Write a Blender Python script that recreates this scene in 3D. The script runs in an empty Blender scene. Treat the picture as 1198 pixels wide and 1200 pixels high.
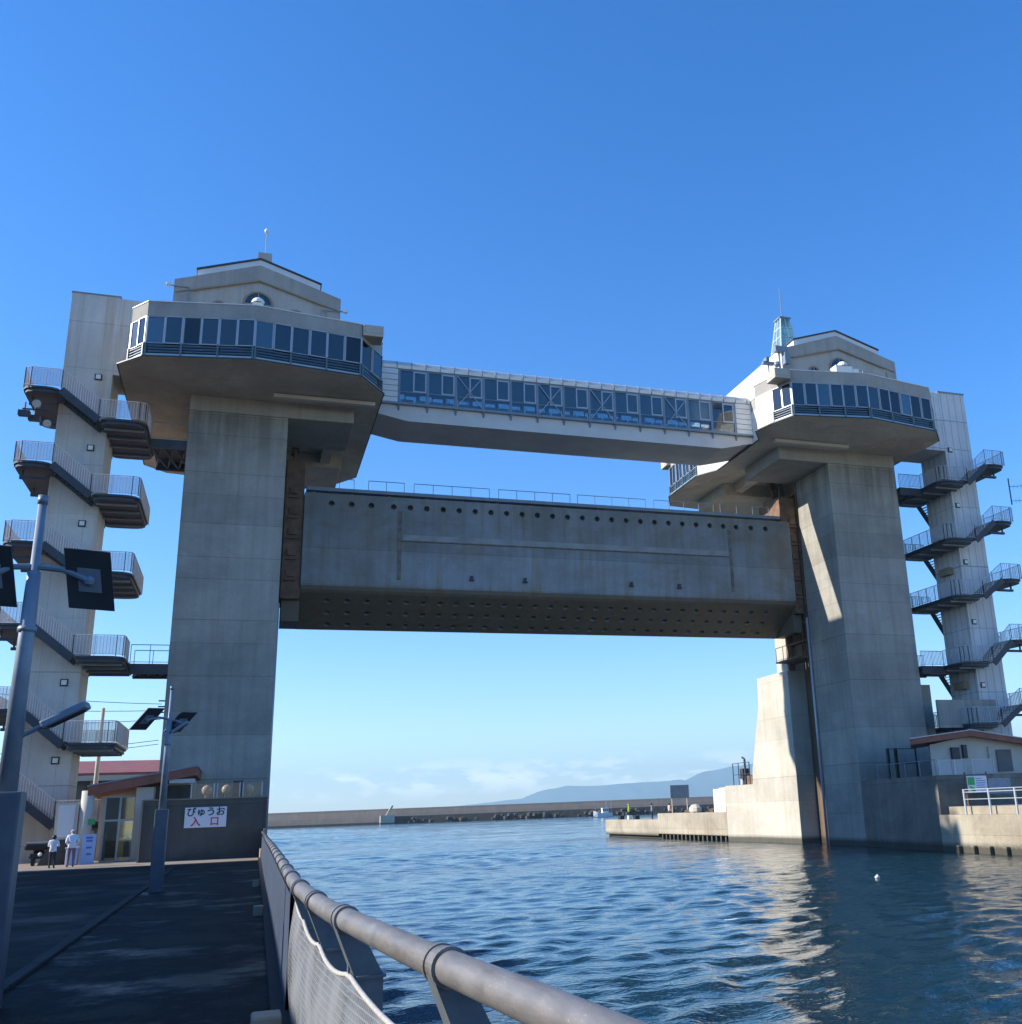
import bpy, bmesh, math, random
import numpy as np
from mathutils import Vector, Matrix
random.seed(7); rng = np.random.default_rng(7)
C = bpy.context.scene.collection
S = bpy.context.scene
R = math.radians
# ------------------------------------------------------------------ camera
cam_d = bpy.data.cameras.new("camera"); cam = bpy.data.objects.new("camera", cam_d); C.objects.link(cam)
pitch, roll, yaw = R(16.258), R(-2.188), R(19.692)
F = Vector((math.sin(yaw)*math.cos(pitch), math.cos(yaw)*math.cos(pitch), math.sin(pitch)))
Rt = Vector((math.cos(yaw), -math.sin(yaw), 0)); Up = Rt.cross(F)
R2 = Rt*math.cos(roll)+Up*math.sin(roll); U2 = -Rt*math.sin(roll)+Up*math.cos(roll)
cam.matrix_world = Matrix(((R2.x, U2.x, -F.x, 0), (R2.y, U2.y, -F.y, 0), (R2.z, U2.z, -F.z, 3.3), (0, 0, 0, 1)))
cam_d.sensor_fit = 'VERTICAL'; cam_d.sensor_height = 36; cam_d.sensor_width = 36
cam_d.lens = 36*1184.09/1200; cam_d.shift_x = -(709.5-599)/1200; cam_d.clip_start = .05; cam_d.clip_end = 60000
S.camera = cam
# ------------------------------------------------------------------ sky and sun
SUN = Vector((-1, .185, .53)).normalized()
el = math.asin(SUN.z); az = math.atan2(SUN.x, SUN.y)
W = bpy.data.worlds.new("World"); S.world = W; W.use_nodes = True
nt = W.node_tree; nt.nodes.clear()
def N(nt, t, **k):
    n = nt.nodes.new(t)
    for a, b in k.items():
        if a == 'inp':
            for i, v in b.items(): n.inputs[i].default_value = v
        else: setattr(n, a, b)
    return n
out = N(nt, 'ShaderNodeOutputWorld'); bg = N(nt, 'ShaderNodeBackground', inp={'Strength': .125})
sky = N(nt, 'ShaderNodeTexSky', sky_type='NISHITA', sun_disc=False, sun_elevation=el, sun_rotation=az % (2*math.pi),
        altitude=0, air_density=1.0, dust_density=.1, ozone_density=2.2)
hs = N(nt, 'ShaderNodeHueSaturation', inp={'Saturation': 1.38})
tn = N(nt, 'ShaderNodeMix', data_type='RGBA', blend_type='MULTIPLY'); tn.inputs[0].default_value = 1; tn.inputs[7].default_value = (.85, .91, 1.16, 1)
tc = N(nt, 'ShaderNodeTexCoord'); mp = N(nt, 'ShaderNodeMapping', inp={'Scale': (24, 24, 80), 'Location': (1.7, 4.3, 0)})
nz = N(nt, 'ShaderNodeTexNoise', inp={'Scale': 1.0, 'Detail': 6.0, 'Roughness': .55})
rp = N(nt, 'ShaderNodeValToRGB'); rp.color_ramp.elements[0].position = .485; rp.color_ramp.elements[1].position = .6
sx = N(nt, 'ShaderNodeSeparateXYZ'); band = N(nt, 'ShaderNodeValToRGB')
e = band.color_ramp.elements; e[0].position = .012; e[0].color = (0, 0, 0, 1); e[1].position = .03; e[1].color = (1, 1, 1, 1)
e2 = e.new(.05); e2.color = (0, 0, 0, 1)
mul = N(nt, 'ShaderNodeMath', operation='MULTIPLY'); mul2 = N(nt, 'ShaderNodeMath', operation='MULTIPLY', inp={1: .85})
mix = N(nt, 'ShaderNodeMix', data_type='RGBA'); mix.inputs[7].default_value = (9.5, 9.3, 9.4, 1)
L = nt.links.new
L(sky.outputs[0], hs.inputs['Color']); L(hs.outputs[0], tn.inputs[6]); L(tc.outputs['Generated'], mp.inputs[0]); L(mp.outputs[0], nz.inputs['Vector'])
L(nz.outputs['Fac'], rp.inputs[0]); L(tc.outputs['Generated'], sx.inputs[0]); L(sx.outputs[2], band.inputs[0])
L(rp.outputs[0], mul.inputs[0]); L(band.outputs[0], mul.inputs[1]); L(mul.outputs[0], mul2.inputs[0])
L(mul2.outputs[0], mix.inputs[0]); L(tn.outputs[2], mix.inputs[6]); L(mix.outputs[2], bg.inputs[0]); L(bg.outputs[0], out.inputs[0])
sd = bpy.data.lights.new("sun", 'SUN'); so = bpy.data.objects.new("sun", sd); C.objects.link(so)
sd.energy = 4.7; sd.angle = R(.5); sd.color = (1, .93, .82)
so.rotation_euler = SUN.to_track_quat('Z', 'Y').to_euler()
S.view_settings.view_transform = 'Standard'; S.view_settings.look = 'None'; S.view_settings.gamma = 1
S.view_settings.exposure = .88
S.cycles.max_bounces = 8; S.cycles.transparent_max_bounces = 24; S.cycles.use_denoising = True; S.cycles.caustics_reflective = False

# ------------------------------------------------------------------ materials
def new_mat(name):
    m = bpy.data.materials.new(name); m.use_nodes = True; t = m.node_tree
    b = t.nodes['Principled BSDF']; return m, t, b
def mat(name, col, rough=.6, metal=0., var=.18, scale=1.5, bump=.0, spec=.4):
    m, t, b = new_mat(name); l = t.links.new
    g = N(t, 'ShaderNodeNewGeometry'); n = N(t, 'ShaderNodeTexNoise', inp={'Scale': scale, 'Detail': 7., 'Roughness': .62})
    l(g.outputs['Position'], n.inputs['Vector'])
    r = N(t, 'ShaderNodeValToRGB'); e = r.color_ramp.elements
    e[0].position = .28; e[1].position = .72
    e[0].color = tuple(c*(1-var) for c in col)+(1,); e[1].color = tuple(min(1, c*(1+var)) for c in col)+(1,)
    l(n.outputs['Fac'], r.inputs[0]); l(r.outputs[0], b.inputs['Base Color'])
    b.inputs['Roughness'].default_value = rough; b.inputs['Metallic'].default_value = metal
    b.inputs['Specular IOR Level'].default_value = spec
    if bump:
        n2 = N(t, 'ShaderNodeTexNoise', inp={'Scale': scale*9, 'Detail': 4.}); l(g.outputs['Position'], n2.inputs['Vector'])
        bp = N(t, 'ShaderNodeBump', inp={'Strength': bump, 'Distance': .02}); l(n2.outputs['Fac'], bp.inputs['Height']); l(bp.outputs[0], b.inputs['Normal'])
    return m
def concrete(name, col, stain=(.5, .42, .33), jz=1.85, jx=3.6, streak=.5, stain_amt=.35, joint=.6, rough=.88, panel=.06, blotch=None, wash=None, jwid=.02):
    """weathered cast concrete: cloudy tone, vertical run marks, lift joints, lifts of slightly different tone"""
    m, t, b = new_mat(name); l = t.links.new
    g = N(t, 'ShaderNodeNewGeometry'); sp = N(t, 'ShaderNodeSeparateXYZ'); l(g.outputs['Position'], sp.inputs[0])
    n1 = N(t, 'ShaderNodeTexNoise', inp={'Scale': .35, 'Detail': 8., 'Roughness': .62}); l(g.outputs['Position'], n1.inputs['Vector'])
    mp = N(t, 'ShaderNodeMapping', inp={'Scale': (2.2, 2.2, .09)}); l(g.outputs['Position'], mp.inputs[0])
    n2 = N(t, 'ShaderNodeTexNoise', inp={'Scale': 1.0, 'Detail': 5., 'Roughness': .6}); l(mp.outputs[0], n2.inputs['Vector'])
    n3 = N(t, 'ShaderNodeTexNoise', inp={'Scale': 6., 'Detail': 6., 'Roughness': .7}); l(g.outputs['Position'], n3.inputs['Vector'])
    def M(op, a, b_=None, c=None):
        k = N(t, 'ShaderNodeMath', operation=op)
        for i, v in enumerate((a, b_, c)):
            if v is None: continue
            if isinstance(v, (int, float)): k.inputs[i].default_value = v
            else: l(v, k.inputs[i])
        return k.outputs[0]
    def RM(v, a, b_, c, d):
        k = N(t, 'ShaderNodeMapRange', inp={1: a, 2: b_, 3: c, 4: d}); l(v, k.inputs[0]); return k.outputs[0]
    tone = M('MULTIPLY', RM(n1.outputs['Fac'], .25, .75, .82, 1.14), RM(n3.outputs['Fac'], .25, .75, .92, 1.07))
    tone = M('MULTIPLY', tone, RM(n2.outputs['Fac'], .3, .62, 1-streak*.34, 1.02))
    zw = M('MULTIPLY', M('SINE', M('MULTIPLY', sp.outputs[2], 1.37)), .33 if jwid < .03 else 0.); zz = M('DIVIDE', M('ADD', M('ADD', sp.outputs[2], zw), 40.3), jz); fl = M('FLOOR', zz); fr = M('FRACT', zz)
    wn = N(t, 'ShaderNodeTexWhiteNoise', noise_dimensions='1D'); l(fl, wn.inputs['W'])
    tone = M('MULTIPLY', tone, RM(wn.outputs['Value'], 0, 1, 1-panel, 1+panel))
    jw = (.028 if jwid < .03 else .06)/jz; jl = M('LESS_THAN', fr, M('MULTIPLY', RM(wn.outputs['Value'], .0, .8, .25, 1.1), jw))
    if jx:
        xx = M('FRACT', M('DIVIDE', M('ADD', M('ADD', sp.outputs[0], M('MULTIPLY', sp.outputs[1], 1.0)), 60.), jx))
        jl = M('MAXIMUM', jl, M('MULTIPLY', M('LESS_THAN', xx, jwid/jx), .35 if jwid < .03 else .8))
    tone = M('MULTIPLY', tone, M('SUBTRACT', 1., M('MULTIPLY', jl, joint*.75)))
    rgb = N(t, 'ShaderNodeMix', data_type='RGBA'); rgb.inputs[6].default_value = tuple(col)+(1,)
    rgb.inputs[7].default_value = tuple(a*c*1.6 for a, c in zip(stain, col))+(1,)
    sfac = M('MULTIPLY', M('MULTIPLY', RM(n2.outputs['Fac'], .5, .3, 0, 1), RM(n1.outputs['Fac'], .42, .66, 0, 1)), stain_amt*1.6)
    l(sfac, rgb.inputs[0])
    colr = rgb.outputs[2]
    if blotch:
        nb = N(t, 'ShaderNodeTexNoise', inp={'Scale': .22, 'Detail': 9., 'Roughness': .68, 'Distortion': .4}); mb_ = N(t, 'ShaderNodeMapping', inp={'Location': (13, 7, 3), 'Scale': (1, 1, 1.5)})
        l(g.outputs['Position'], mb_.inputs[0]); l(mb_.outputs[0], nb.inputs['Vector'])
        mxb = N(t, 'ShaderNodeMix', data_type='RGBA'); mxb.inputs[7].default_value = tuple(blotch[0])+(1,); l(colr, mxb.inputs[6])
        l(M('MULTIPLY', RM(nb.outputs['Fac'], .42, .62, 0, 1), blotch[1]), mxb.inputs[0]); colr = mxb.outputs[2]
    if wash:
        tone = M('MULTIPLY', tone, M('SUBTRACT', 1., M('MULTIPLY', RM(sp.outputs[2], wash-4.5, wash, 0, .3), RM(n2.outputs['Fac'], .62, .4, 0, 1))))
    tide = M('ADD', sp.outputs[2], M('MULTIPLY', n3.outputs['Fac'], -.35)); tb = RM(tide, .12, .45, 1, 0)
    mxt = N(t, 'ShaderNodeMix', data_type='RGBA'); mxt.inputs[7].default_value = (.03, .03, .022, 1); l(colr, mxt.inputs[6]); l(M('MULTIPLY', tb, .85), mxt.inputs[0]); colr = mxt.outputs[2]
    vm = N(t, 'ShaderNodeVectorMath', operation='SCALE'); l(colr, vm.inputs[0]); l(tone, vm.inputs['Scale'])
    l(vm.outputs[0], b.inputs['Base Color']); b.inputs['Roughness'].default_value = rough
    b.inputs['Specular IOR Level'].default_value = .25
    bp = N(t, 'ShaderNodeBump', inp={'Strength': .35, 'Distance': .02}); l(n3.outputs['Fac'], bp.inputs['Height']); l(bp.outputs[0], b.inputs['Normal'])
    return m
def glass_mat(name, tint, rough=.04, see=.35):
    m, t, b = new_mat(name); l = t.links.new; t.nodes.remove(b); o = t.nodes['Material Output']
    tr = N(t, 'ShaderNodeBsdfTransparent'); tr.inputs[0].default_value = tuple(tint)+(1,)
    gl = N(t, 'ShaderNodeBsdfGlossy', inp={'Roughness': rough}); gl.inputs[0].default_value = (.82, .86, .86, 1)
    fr = N(t, 'ShaderNodeFresnel', inp={'IOR': 1.55}); mx = N(t, 'ShaderNodeMixShader')
    a = N(t, 'ShaderNodeMath', operation='ADD', inp={1: see*.2}); l(fr.outputs[0], a.inputs[0])
    l(a.outputs[0], mx.inputs[0]); l(tr.outputs[0], mx.inputs[1]); l(gl.outputs[0], mx.inputs[2]); l(mx.outputs[0], o.inputs['Surface'])
    return m
def net_mat(name, col, pitch_u, pitch_v, th, fill):
    m, t, b = new_mat(name); l = t.links.new; o = t.nodes['Material Output']
    uv = N(t, 'ShaderNodeUVMap', uv_map='UVMap'); sp = N(t, 'ShaderNodeSeparateXYZ')
    nz = N(t, 'ShaderNodeTexNoise', inp={'Scale': 3.5, 'Detail': 3.}); l(uv.outputs[0], nz.inputs['Vector'])
    vm = N(t, 'ShaderNodeVectorMath', operation='MULTIPLY_ADD'); vm.inputs[1].default_value = (.015, .015, 0); l(nz.outputs['Color'], vm.inputs[0]); l(uv.outputs[0], vm.inputs[2])
    l(vm.outputs[0], sp.inputs[0])
    def cell(s, p):
        a = N(t, 'ShaderNodeMath', operation='DIVIDE', inp={1: p}); l(s, a.inputs[0])
        f = N(t, 'ShaderNodeMath', operation='FRACT'); l(a.outputs[0], f.inputs[0])
        c = N(t, 'ShaderNodeMath', operation='LESS_THAN', inp={1: th}); l(f.outputs[0], c.inputs[0]); return c.outputs[0]
    mxm = N(t, 'ShaderNodeMath', operation='MAXIMUM'); l(cell(sp.outputs[0], pitch_u), mxm.inputs[0]); l(cell(sp.outputs[1], pitch_v), mxm.inputs[1])
    n2 = N(t, 'ShaderNodeTexNoise', inp={'Scale': 2.2, 'Detail': 4.}); l(uv.outputs[0], n2.inputs['Vector'])
    rm = N(t, 'ShaderNodeMapRange', inp={1: .35, 2: .65, 3: max(0, fill-.35), 4: min(1, fill+.3)}); l(n2.outputs['Fac'], rm.inputs[0])
    mx2 = N(t, 'ShaderNodeMath', operation='MAXIMUM'); l(mxm.outputs[0], mx2.inputs[0]); l(rm.outputs[0], mx2.inputs[1])
    b.inputs['Base Color'].default_value = tuple(col)+(1,); b.inputs['Roughness'].default_value = .8
    tl = N(t, 'ShaderNodeBsdfTranslucent'); tl.inputs[0].default_value = tuple(col)+(1,)
    m0 = N(t, 'ShaderNodeMixShader', inp={0: .4}); l(b.outputs[0], m0.inputs[1]); l(tl.outputs[0], m0.inputs[2])
    tr = N(t, 'ShaderNodeBsdfTransparent'); mx = N(t, 'ShaderNodeMixShader')
    l(mx2.outputs[0], mx.inputs[0]); l(tr.outputs[0], mx.inputs[1]); l(m0.outputs[0], mx.inputs[2]); l(mx.outputs[0], o.inputs['Surface'])
    return m
MT = {}
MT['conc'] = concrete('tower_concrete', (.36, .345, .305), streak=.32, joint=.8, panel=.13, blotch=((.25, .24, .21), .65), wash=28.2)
MT['conc_up'] = concrete('deck_concrete', (.385, .37, .335), jz=9., jx=0, streak=.25, panel=0, blotch=((.3, .29, .26), .5))
MT['conc_under'] = concrete('soffit_concrete', (.6, .54, .44), jz=9., jx=0, streak=.0, stain_amt=.5, panel=0, blotch=((.34, .29, .22), .6))
MT['conc_pale'] = concrete('pier_concrete', (.5, .47, .4), jz=2.4, streak=.12, stain_amt=.3, joint=.8, blotch=((.38, .34, .26), .5))
MT['quay'] = concrete('quay_concrete', (.4, .36, .28), jz=2.6, jx=4.3, streak=.3, stain_amt=.6, blotch=((.26, .22, .16), .7))
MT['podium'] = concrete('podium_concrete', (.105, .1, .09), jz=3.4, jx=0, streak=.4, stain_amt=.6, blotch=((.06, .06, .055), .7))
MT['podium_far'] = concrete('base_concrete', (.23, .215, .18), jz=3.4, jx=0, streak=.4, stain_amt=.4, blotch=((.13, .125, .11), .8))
MT['elev'] = concrete('lift_shaft_panel', (.6, .575, .52), jz=3.05, jx=1.35, streak=.25, stain=(.55, .42, .28), stain_amt=.5, joint=.45, panel=.03, jwid=.031)
MT['elev_r'] = concrete('lift_shaft_cladding', (.64, .65, .65), jz=2.42, jx=.66, streak=.1, stain_amt=.15, joint=.8, panel=.03, jwid=.05)
MT['break'] = concrete('breakwater_concrete', (.3, .245, .2), jz=1.75, jx=14., streak=.15, stain_amt=.5, panel=.1)
MT['wetstone'] = mat('wet_stone', (.055, .05, .045), .7, var=.45, scale=.6, bump=.4)
MT['slot'] = concrete('stained_slot_concrete', (.17, .12, .085), jz=3., jx=0, streak=.9, stain_amt=.8)
MT['brown'] = mat('rusty_brown_steel', (.16, .095, .06), .75, .0, var=.45, scale=1.6)
MT['rust'] = mat('rust', (.165, .145, .125), .85, var=.5, scale=3.)
MT['dark'] = mat('dark_steel', (.035, .042, .055), .5, .0, var=.25)
MT['grey'] = mat('blue_grey_steel', (.2, .25, .3), .45, .1, var=.15)
MT['white'] = mat('white_painted_metal', (.72, .72, .7), .45, var=.07, scale=.8)
MT['frame'] = mat('silver_window_frame', (.42, .45, .48), .4, .2, var=.06)
MT['girder'] = mat('white_girder_paint', (.62, .6, .57), .55, var=.1, scale=.4)
MT['girder_un'] = mat('grey_girder_soffit', (.6, .57, .52), .6, var=.12, scale=.5)
MT['roofmetal'] = mat('pale_roof_metal', (.6, .6, .58), .3, .3, var=.08)
MT['roofdark'] = mat('dark_roof_edge', (.05, .055, .065), .5, var=.2)
MT['trim'] = mat('tan_trim', (.3, .24, .17), .8, var=.2)
MT['inside'] = mat('dim_interior', (.16, .165, .16), .8, var=.3, scale=.4)
MT['teal'] = mat('teal_grey_rail', (.1, .155, .19), .45, var=.15)
MT['conc_lt'] = concrete('gable_concrete', (.43, .415, .375), jz=9., jx=0, streak=.25, panel=0)
MT['sunlit_white'] = mat('sunlit_white_wall', (.66, .655, .63), .8, var=.07, scale=.7, bump=.1)  # white wall paint with sunlight put into its tone
MT['spireframe'] = mat('pale_teal_frame', (.5, .6, .6), .4, var=.05)
MT['gatepale'] = mat('worn_pale_gate_band', (.265, .275, .275), .6, var=.25, scale=.9)
MT['sill'] = mat('pale_blue_sill', (.3, .42, .46), .35, var=.1)
MT['redroof'] = mat('faded_red_roof', (.26, .085, .065), .6, var=.2, scale=1.)
MT['redtrim'] = mat('terracotta_fascia', (.24, .09, .06), .65, var=.25, scale=2.)
MT['plaster'] = mat('cream_plaster', (.52, .49, .42), .85, var=.1, scale=.9, bump=.1)
MT['yellow'] = mat('yellow_interior', (.5, .32, .06), .7, var=.25, scale=2.)
MT['lead'] = mat('weathered_grey_paint', (.2, .245, .3), .45, .15, var=.2, scale=4.)
MT['box'] = mat('dull_grey_box_paint', (.085, .1, .125), .55, .0, var=.2, scale=3.)
MT['panelback'] = mat('solar_panel_back', (.03, .035, .045), .6, var=.3)
MT['cell'] = mat('solar_cell', (.012, .018, .05), .15, var=.2)
MT['pipe'] = mat('brushed_steel_pipe', (.25, .245, .25), .4, .45, var=.2, scale=3.5, bump=.08)
def pipe_mat():
    m, t, b = new_mat('weathered_steel_pipe'); l = t.links.new; g = N(t, 'ShaderNodeNewGeometry')
    mp = N(t, 'ShaderNodeMapping', inp={'Scale': (9, 1.2, 9)}); l(g.outputs['Position'], mp.inputs[0])
    n = N(t, 'ShaderNodeTexNoise', inp={'Scale': 2., 'Detail': 7., 'Roughness': .65}); l(mp.outputs[0], n.inputs['Vector'])
    n2 = N(t, 'ShaderNodeTexNoise', inp={'Scale': 130., 'Detail': 2.}); l(g.outputs['Position'], n2.inputs['Vector'])
    n3 = N(t, 'ShaderNodeTexNoise', inp={'Scale': 5., 'Detail': 6.}); l(g.outputs['Position'], n3.inputs['Vector'])
    r_ = N(t, 'ShaderNodeValToRGB'); e = r_.color_ramp.elements; e[0].position = .35; e[0].color = (.17, .158, .15, 1); e[1].position = .66; e[1].color = (.235, .235, .24, 1); l(n.outputs['Fac'], r_.inputs[0])
    q = N(t, 'ShaderNodeMath', operation='MULTIPLY'); k1 = N(t, 'ShaderNodeMapRange', inp={1: .64, 2: .72, 3: 0, 4: .35}); k2 = N(t, 'ShaderNodeMapRange', inp={1: .4, 2: .6, 3: .1, 4: 1}); l(n2.outputs['Fac'], k1.inputs[0]); l(n3.outputs['Fac'], k2.inputs[0]); l(k1.outputs[0], q.inputs[0]); l(k2.outputs[0], q.inputs[1])
    mx = N(t, 'ShaderNodeMix', data_type='RGBA'); mx.inputs[7].default_value = (.55, .55, .56, 1); l(r_.outputs[0], mx.inputs[6]); l(q.outputs[0], mx.inputs[0]); l(mx.outputs[2], b.inputs['Base Color'])
    b.inputs['Metallic'].default_value = .35; rr = N(t, 'ShaderNodeMapRange', inp={1: .3, 2: .7, 3: .36, 4: .62}); l(n3.outputs['Fac'], rr.inputs[0]); l(rr.outputs[0], b.inputs['Roughness'])
    bp = N(t, 'ShaderNodeBump', inp={'Strength': .12, 'Distance': .004}); l(n2.outputs['Fac'], bp.inputs['Height']); l(bp.outputs[0], b.inputs['Normal']); return m
MT['pipe'] = pipe_mat()
MT['post'] = mat('grey_bracket_paint', (.12, .14, .16), .55, .1, var=.25, scale=6.)
MT['bluepanel'] = mat('blue_grey_barrier', (.04, .058, .095), .6, var=.25, scale=1.2)
MT['signwhite'] = mat('white_sign_face', (.74, .74, .76), .5, var=.04)
MT['ink'] = mat('black_lettering', (.02, .025, .04), .6, var=.1)
MT['redink'] = mat('red_lettering', (.6, .03, .07), .6, var=.1)
MT['green'] = mat('green_print', (.04, .4, .12), .6, var=.1)
MT['blueink'] = mat('blue_print', (.1, .2, .55), .6, var=.1)
MT['poster'] = mat('pale_blue_poster', (.4, .52, .75), .5, var=.08)
MT['yellowpaint'] = mat('yellow_paint', (.75, .7, .08), .6, var=.12)
MT['black'] = mat('black_plastic', (.015, .015, .017), .45, var=.3)
MT['skin'] = mat('skin', (.5, .32, .23), .6, var=.05)
MT['rope'] = mat('white_rope', (.42, .41, .39), .9, var=.15, scale=20., bump=.4)
MT['globe'] = mat('white_lamp_globe', (.8, .78, .7), .2, var=.04)
def sheet_mat(name, tint, body, f):
    m, t, b = new_mat(name); l = t.links.new; o = t.nodes['Material Output']; b.inputs['Base Color'].default_value = tuple(body)+(1,); b.inputs['Roughness'].default_value = .3
    tr = N(t, 'ShaderNodeBsdfTransparent'); tr.inputs[0].default_value = tuple(tint)+(1,); mx = N(t, 'ShaderNodeMixShader', inp={0: f})
    l(tr.outputs[0], mx.inputs[1]); l(b.outputs[0], mx.inputs[2]); l(mx.outputs[0], o.inputs['Surface']); return m
MT['acrylic'] = sheet_mat('tan_lit_acrylic', (.85, .78, .68), (.5, .44, .36), .3)  # tan light through the clear sheets is put into the tint
MT['tealglass'] = sheet_mat('pale_teal_glass', (.6, .8, .82), (.4, .55, .55), .35)
MT['meshbeige'] = sheet_mat('beige_perforated_panel', (1, 1, 1), (.48, .41, .37), .5)
MT['meshpale'] = sheet_mat('pale_perforated_panel', (1, 1, 1), (.42, .47, .52), .16)
MT['frosted'] = sheet_mat('frosted_plastic', (.8, .85, .9), (.5, .54, .58), .55)
MT['glass'] = glass_mat('dark_blue_glass', (.3, .36, .38), .03, .35)
MT['glass2'] = glass_mat('dusty_blue_glass', (.42, .46, .46), .08, .7)
MT['glass3'] = glass_mat('deep_grey_glass', (.2, .24, .26), .02, .1)
MT['bglass'] = glass_mat('bridge_glass', (.72, .78, .8), .03, .25)
MT['clear'] = glass_mat('clear_glass', (.7, .82, .85), .03, .6)
MT['net'] = net_mat('white_netting', (.33, .345, .36), .04, .04, .13, .55)
MT['gatepaint'] = concrete('gate_steel_paint', (.255, .283, .305), stain=(.6, .5, .36), jz=2.35, jx=3.1, streak=.4, stain_amt=.9, joint=.5, rough=.6, panel=.16, blotch=((.205, .185, .15), .75))
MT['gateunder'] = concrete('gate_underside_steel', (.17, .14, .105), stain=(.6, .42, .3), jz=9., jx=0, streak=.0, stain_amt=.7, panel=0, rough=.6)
def ground_mat():
    m, t, b = new_mat('worn_wet_asphalt'); l = t.links.new
    g = N(t, 'ShaderNodeNewGeometry')
    n1 = N(t, 'ShaderNodeTexNoise', inp={'Scale': .45, 'Detail': 6., 'Roughness': .6}); n2 = N(t, 'ShaderNodeTexNoise', inp={'Scale': 60., 'Detail': 3.})
    n3 = N(t, 'ShaderNodeTexVoronoi', feature='DISTANCE_TO_EDGE', inp={'Scale': .55})
    for n in (n1, n2, n3): l(g.outputs['Position'], n.inputs['Vector'])
    r = N(t, 'ShaderNodeValToRGB'); e = r.color_ramp.elements
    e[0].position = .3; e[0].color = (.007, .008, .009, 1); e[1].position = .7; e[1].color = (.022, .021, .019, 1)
    l(n1.outputs['Fac'], r.inputs[0])
    r2 = N(t, 'ShaderNodeMapRange', inp={1: .3, 2: .7, 3: .75, 4: 1.25}); l(n2.outputs['Fac'], r2.inputs[0])
    ck = N(t, 'ShaderNodeMapRange', inp={1: 0, 2: .012, 3: .45, 4: 1}); l(n3.outputs['Distance'], ck.inputs[0])
    mm = N(t, 'ShaderNodeMath', operation='MULTIPLY'); l(r2.outputs[0], mm.inputs[0]); l(ck.outputs[0], mm.inputs[1])
    v = N(t, 'ShaderNodeVectorMath', operation='SCALE'); l(r.outputs[0], v.inputs[0]); l(mm.outputs[0], v.inputs['Scale']); l(v.outputs[0], b.inputs['Base Color'])
    r3 = N(t, 'ShaderNodeMapRange', inp={1: .35, 2: .6, 3: .5, 4: .9}); l(n1.outputs['Fac'], r3.inputs[0]); l(r3.outputs[0], b.inputs['Roughness'])
    bp = N(t, 'ShaderNodeBump', inp={'Strength': .4, 'Distance': .01}); l(n2.outputs['Fac'], bp.inputs['Height']); l(bp.outputs[0], b.inputs['Normal'])
    return m
MT['asphalt'] = ground_mat(); MT['asphalt'].node_tree.nodes['Principled BSDF'].inputs['Specular IOR Level'].default_value = .18
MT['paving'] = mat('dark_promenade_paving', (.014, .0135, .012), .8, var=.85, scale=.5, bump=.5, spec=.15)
def paving_mat():
    m, t, b = new_mat('worn_block_paving'); l = t.links.new; g = N(t, 'ShaderNodeNewGeometry')
    mp = N(t, 'ShaderNodeMapping', inp={'Rotation': (0, 0, R(90)), 'Scale': (1, 1, 1)}); l(g.outputs['Position'], mp.inputs[0])
    br = N(t, 'ShaderNodeTexBrick', inp={'Scale': 1.0, 'Mortar Size': .012, 'Brick Width': .42, 'Row Height': .21, 'Bias': -.2}); br.offset = .5
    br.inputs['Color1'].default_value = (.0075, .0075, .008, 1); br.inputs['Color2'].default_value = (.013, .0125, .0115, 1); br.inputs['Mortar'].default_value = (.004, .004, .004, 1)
    l(mp.outputs[0], br.inputs['Vector'])
    n = N(t, 'ShaderNodeTexNoise', inp={'Scale': .55, 'Detail': 8., 'Roughness': .65}); l(g.outputs['Position'], n.inputs['Vector'])
    n2 = N(t, 'ShaderNodeTexNoise', inp={'Scale': 25., 'Detail': 4.}); l(g.outputs['Position'], n2.inputs['Vector'])
    r_ = N(t, 'ShaderNodeValToRGB'); e = r_.color_ramp.elements; e[0].position = .52; e[0].color = (0, 0, 0, 1); e[1].position = .6; e[1].color = (1, 1, 1, 1); l(n.outputs['Fac'], r_.inputs[0])
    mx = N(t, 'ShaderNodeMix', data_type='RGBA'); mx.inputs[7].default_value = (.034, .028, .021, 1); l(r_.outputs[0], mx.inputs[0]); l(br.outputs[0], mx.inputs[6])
    k = N(t, 'ShaderNodeMapRange', inp={1: .3, 2: .7, 3: .6, 4: 1.4}); l(n2.outputs['Fac'], k.inputs[0]); v = N(t, 'ShaderNodeVectorMath', operation='SCALE'); l(mx.outputs[2], v.inputs[0]); l(k.outputs[0], v.inputs['Scale']); l(v.outputs[0], b.inputs['Base Color'])
    rr = N(t, 'ShaderNodeMapRange', inp={1: .38, 2: .5, 3: .35, 4: .85}); l(n.outputs['Fac'], rr.inputs[0]); l(rr.outputs[0], b.inputs['Roughness']); b.inputs['Specular IOR Level'].default_value = .2
    bp = N(t, 'ShaderNodeBump', inp={'Strength': .6, 'Distance': .012}); l(n2.outputs['Fac'], bp.inputs['Height']); l(bp.outputs[0], b.inputs['Normal']); return m
MT['paving'] = paving_mat()
MT['kerb'] = mat('dark_kerb', (.014, .014, .014), .8, var=.5, scale=1.)
MT['apron'] = mat('sandy_concrete_apron', (.27, .22, .17), .9, var=.2, scale=.8, bump=.2)
MT['hills'] = mat('wooded_hills', (.04, .06, .07), 1., var=.3, scale=.002)
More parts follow.
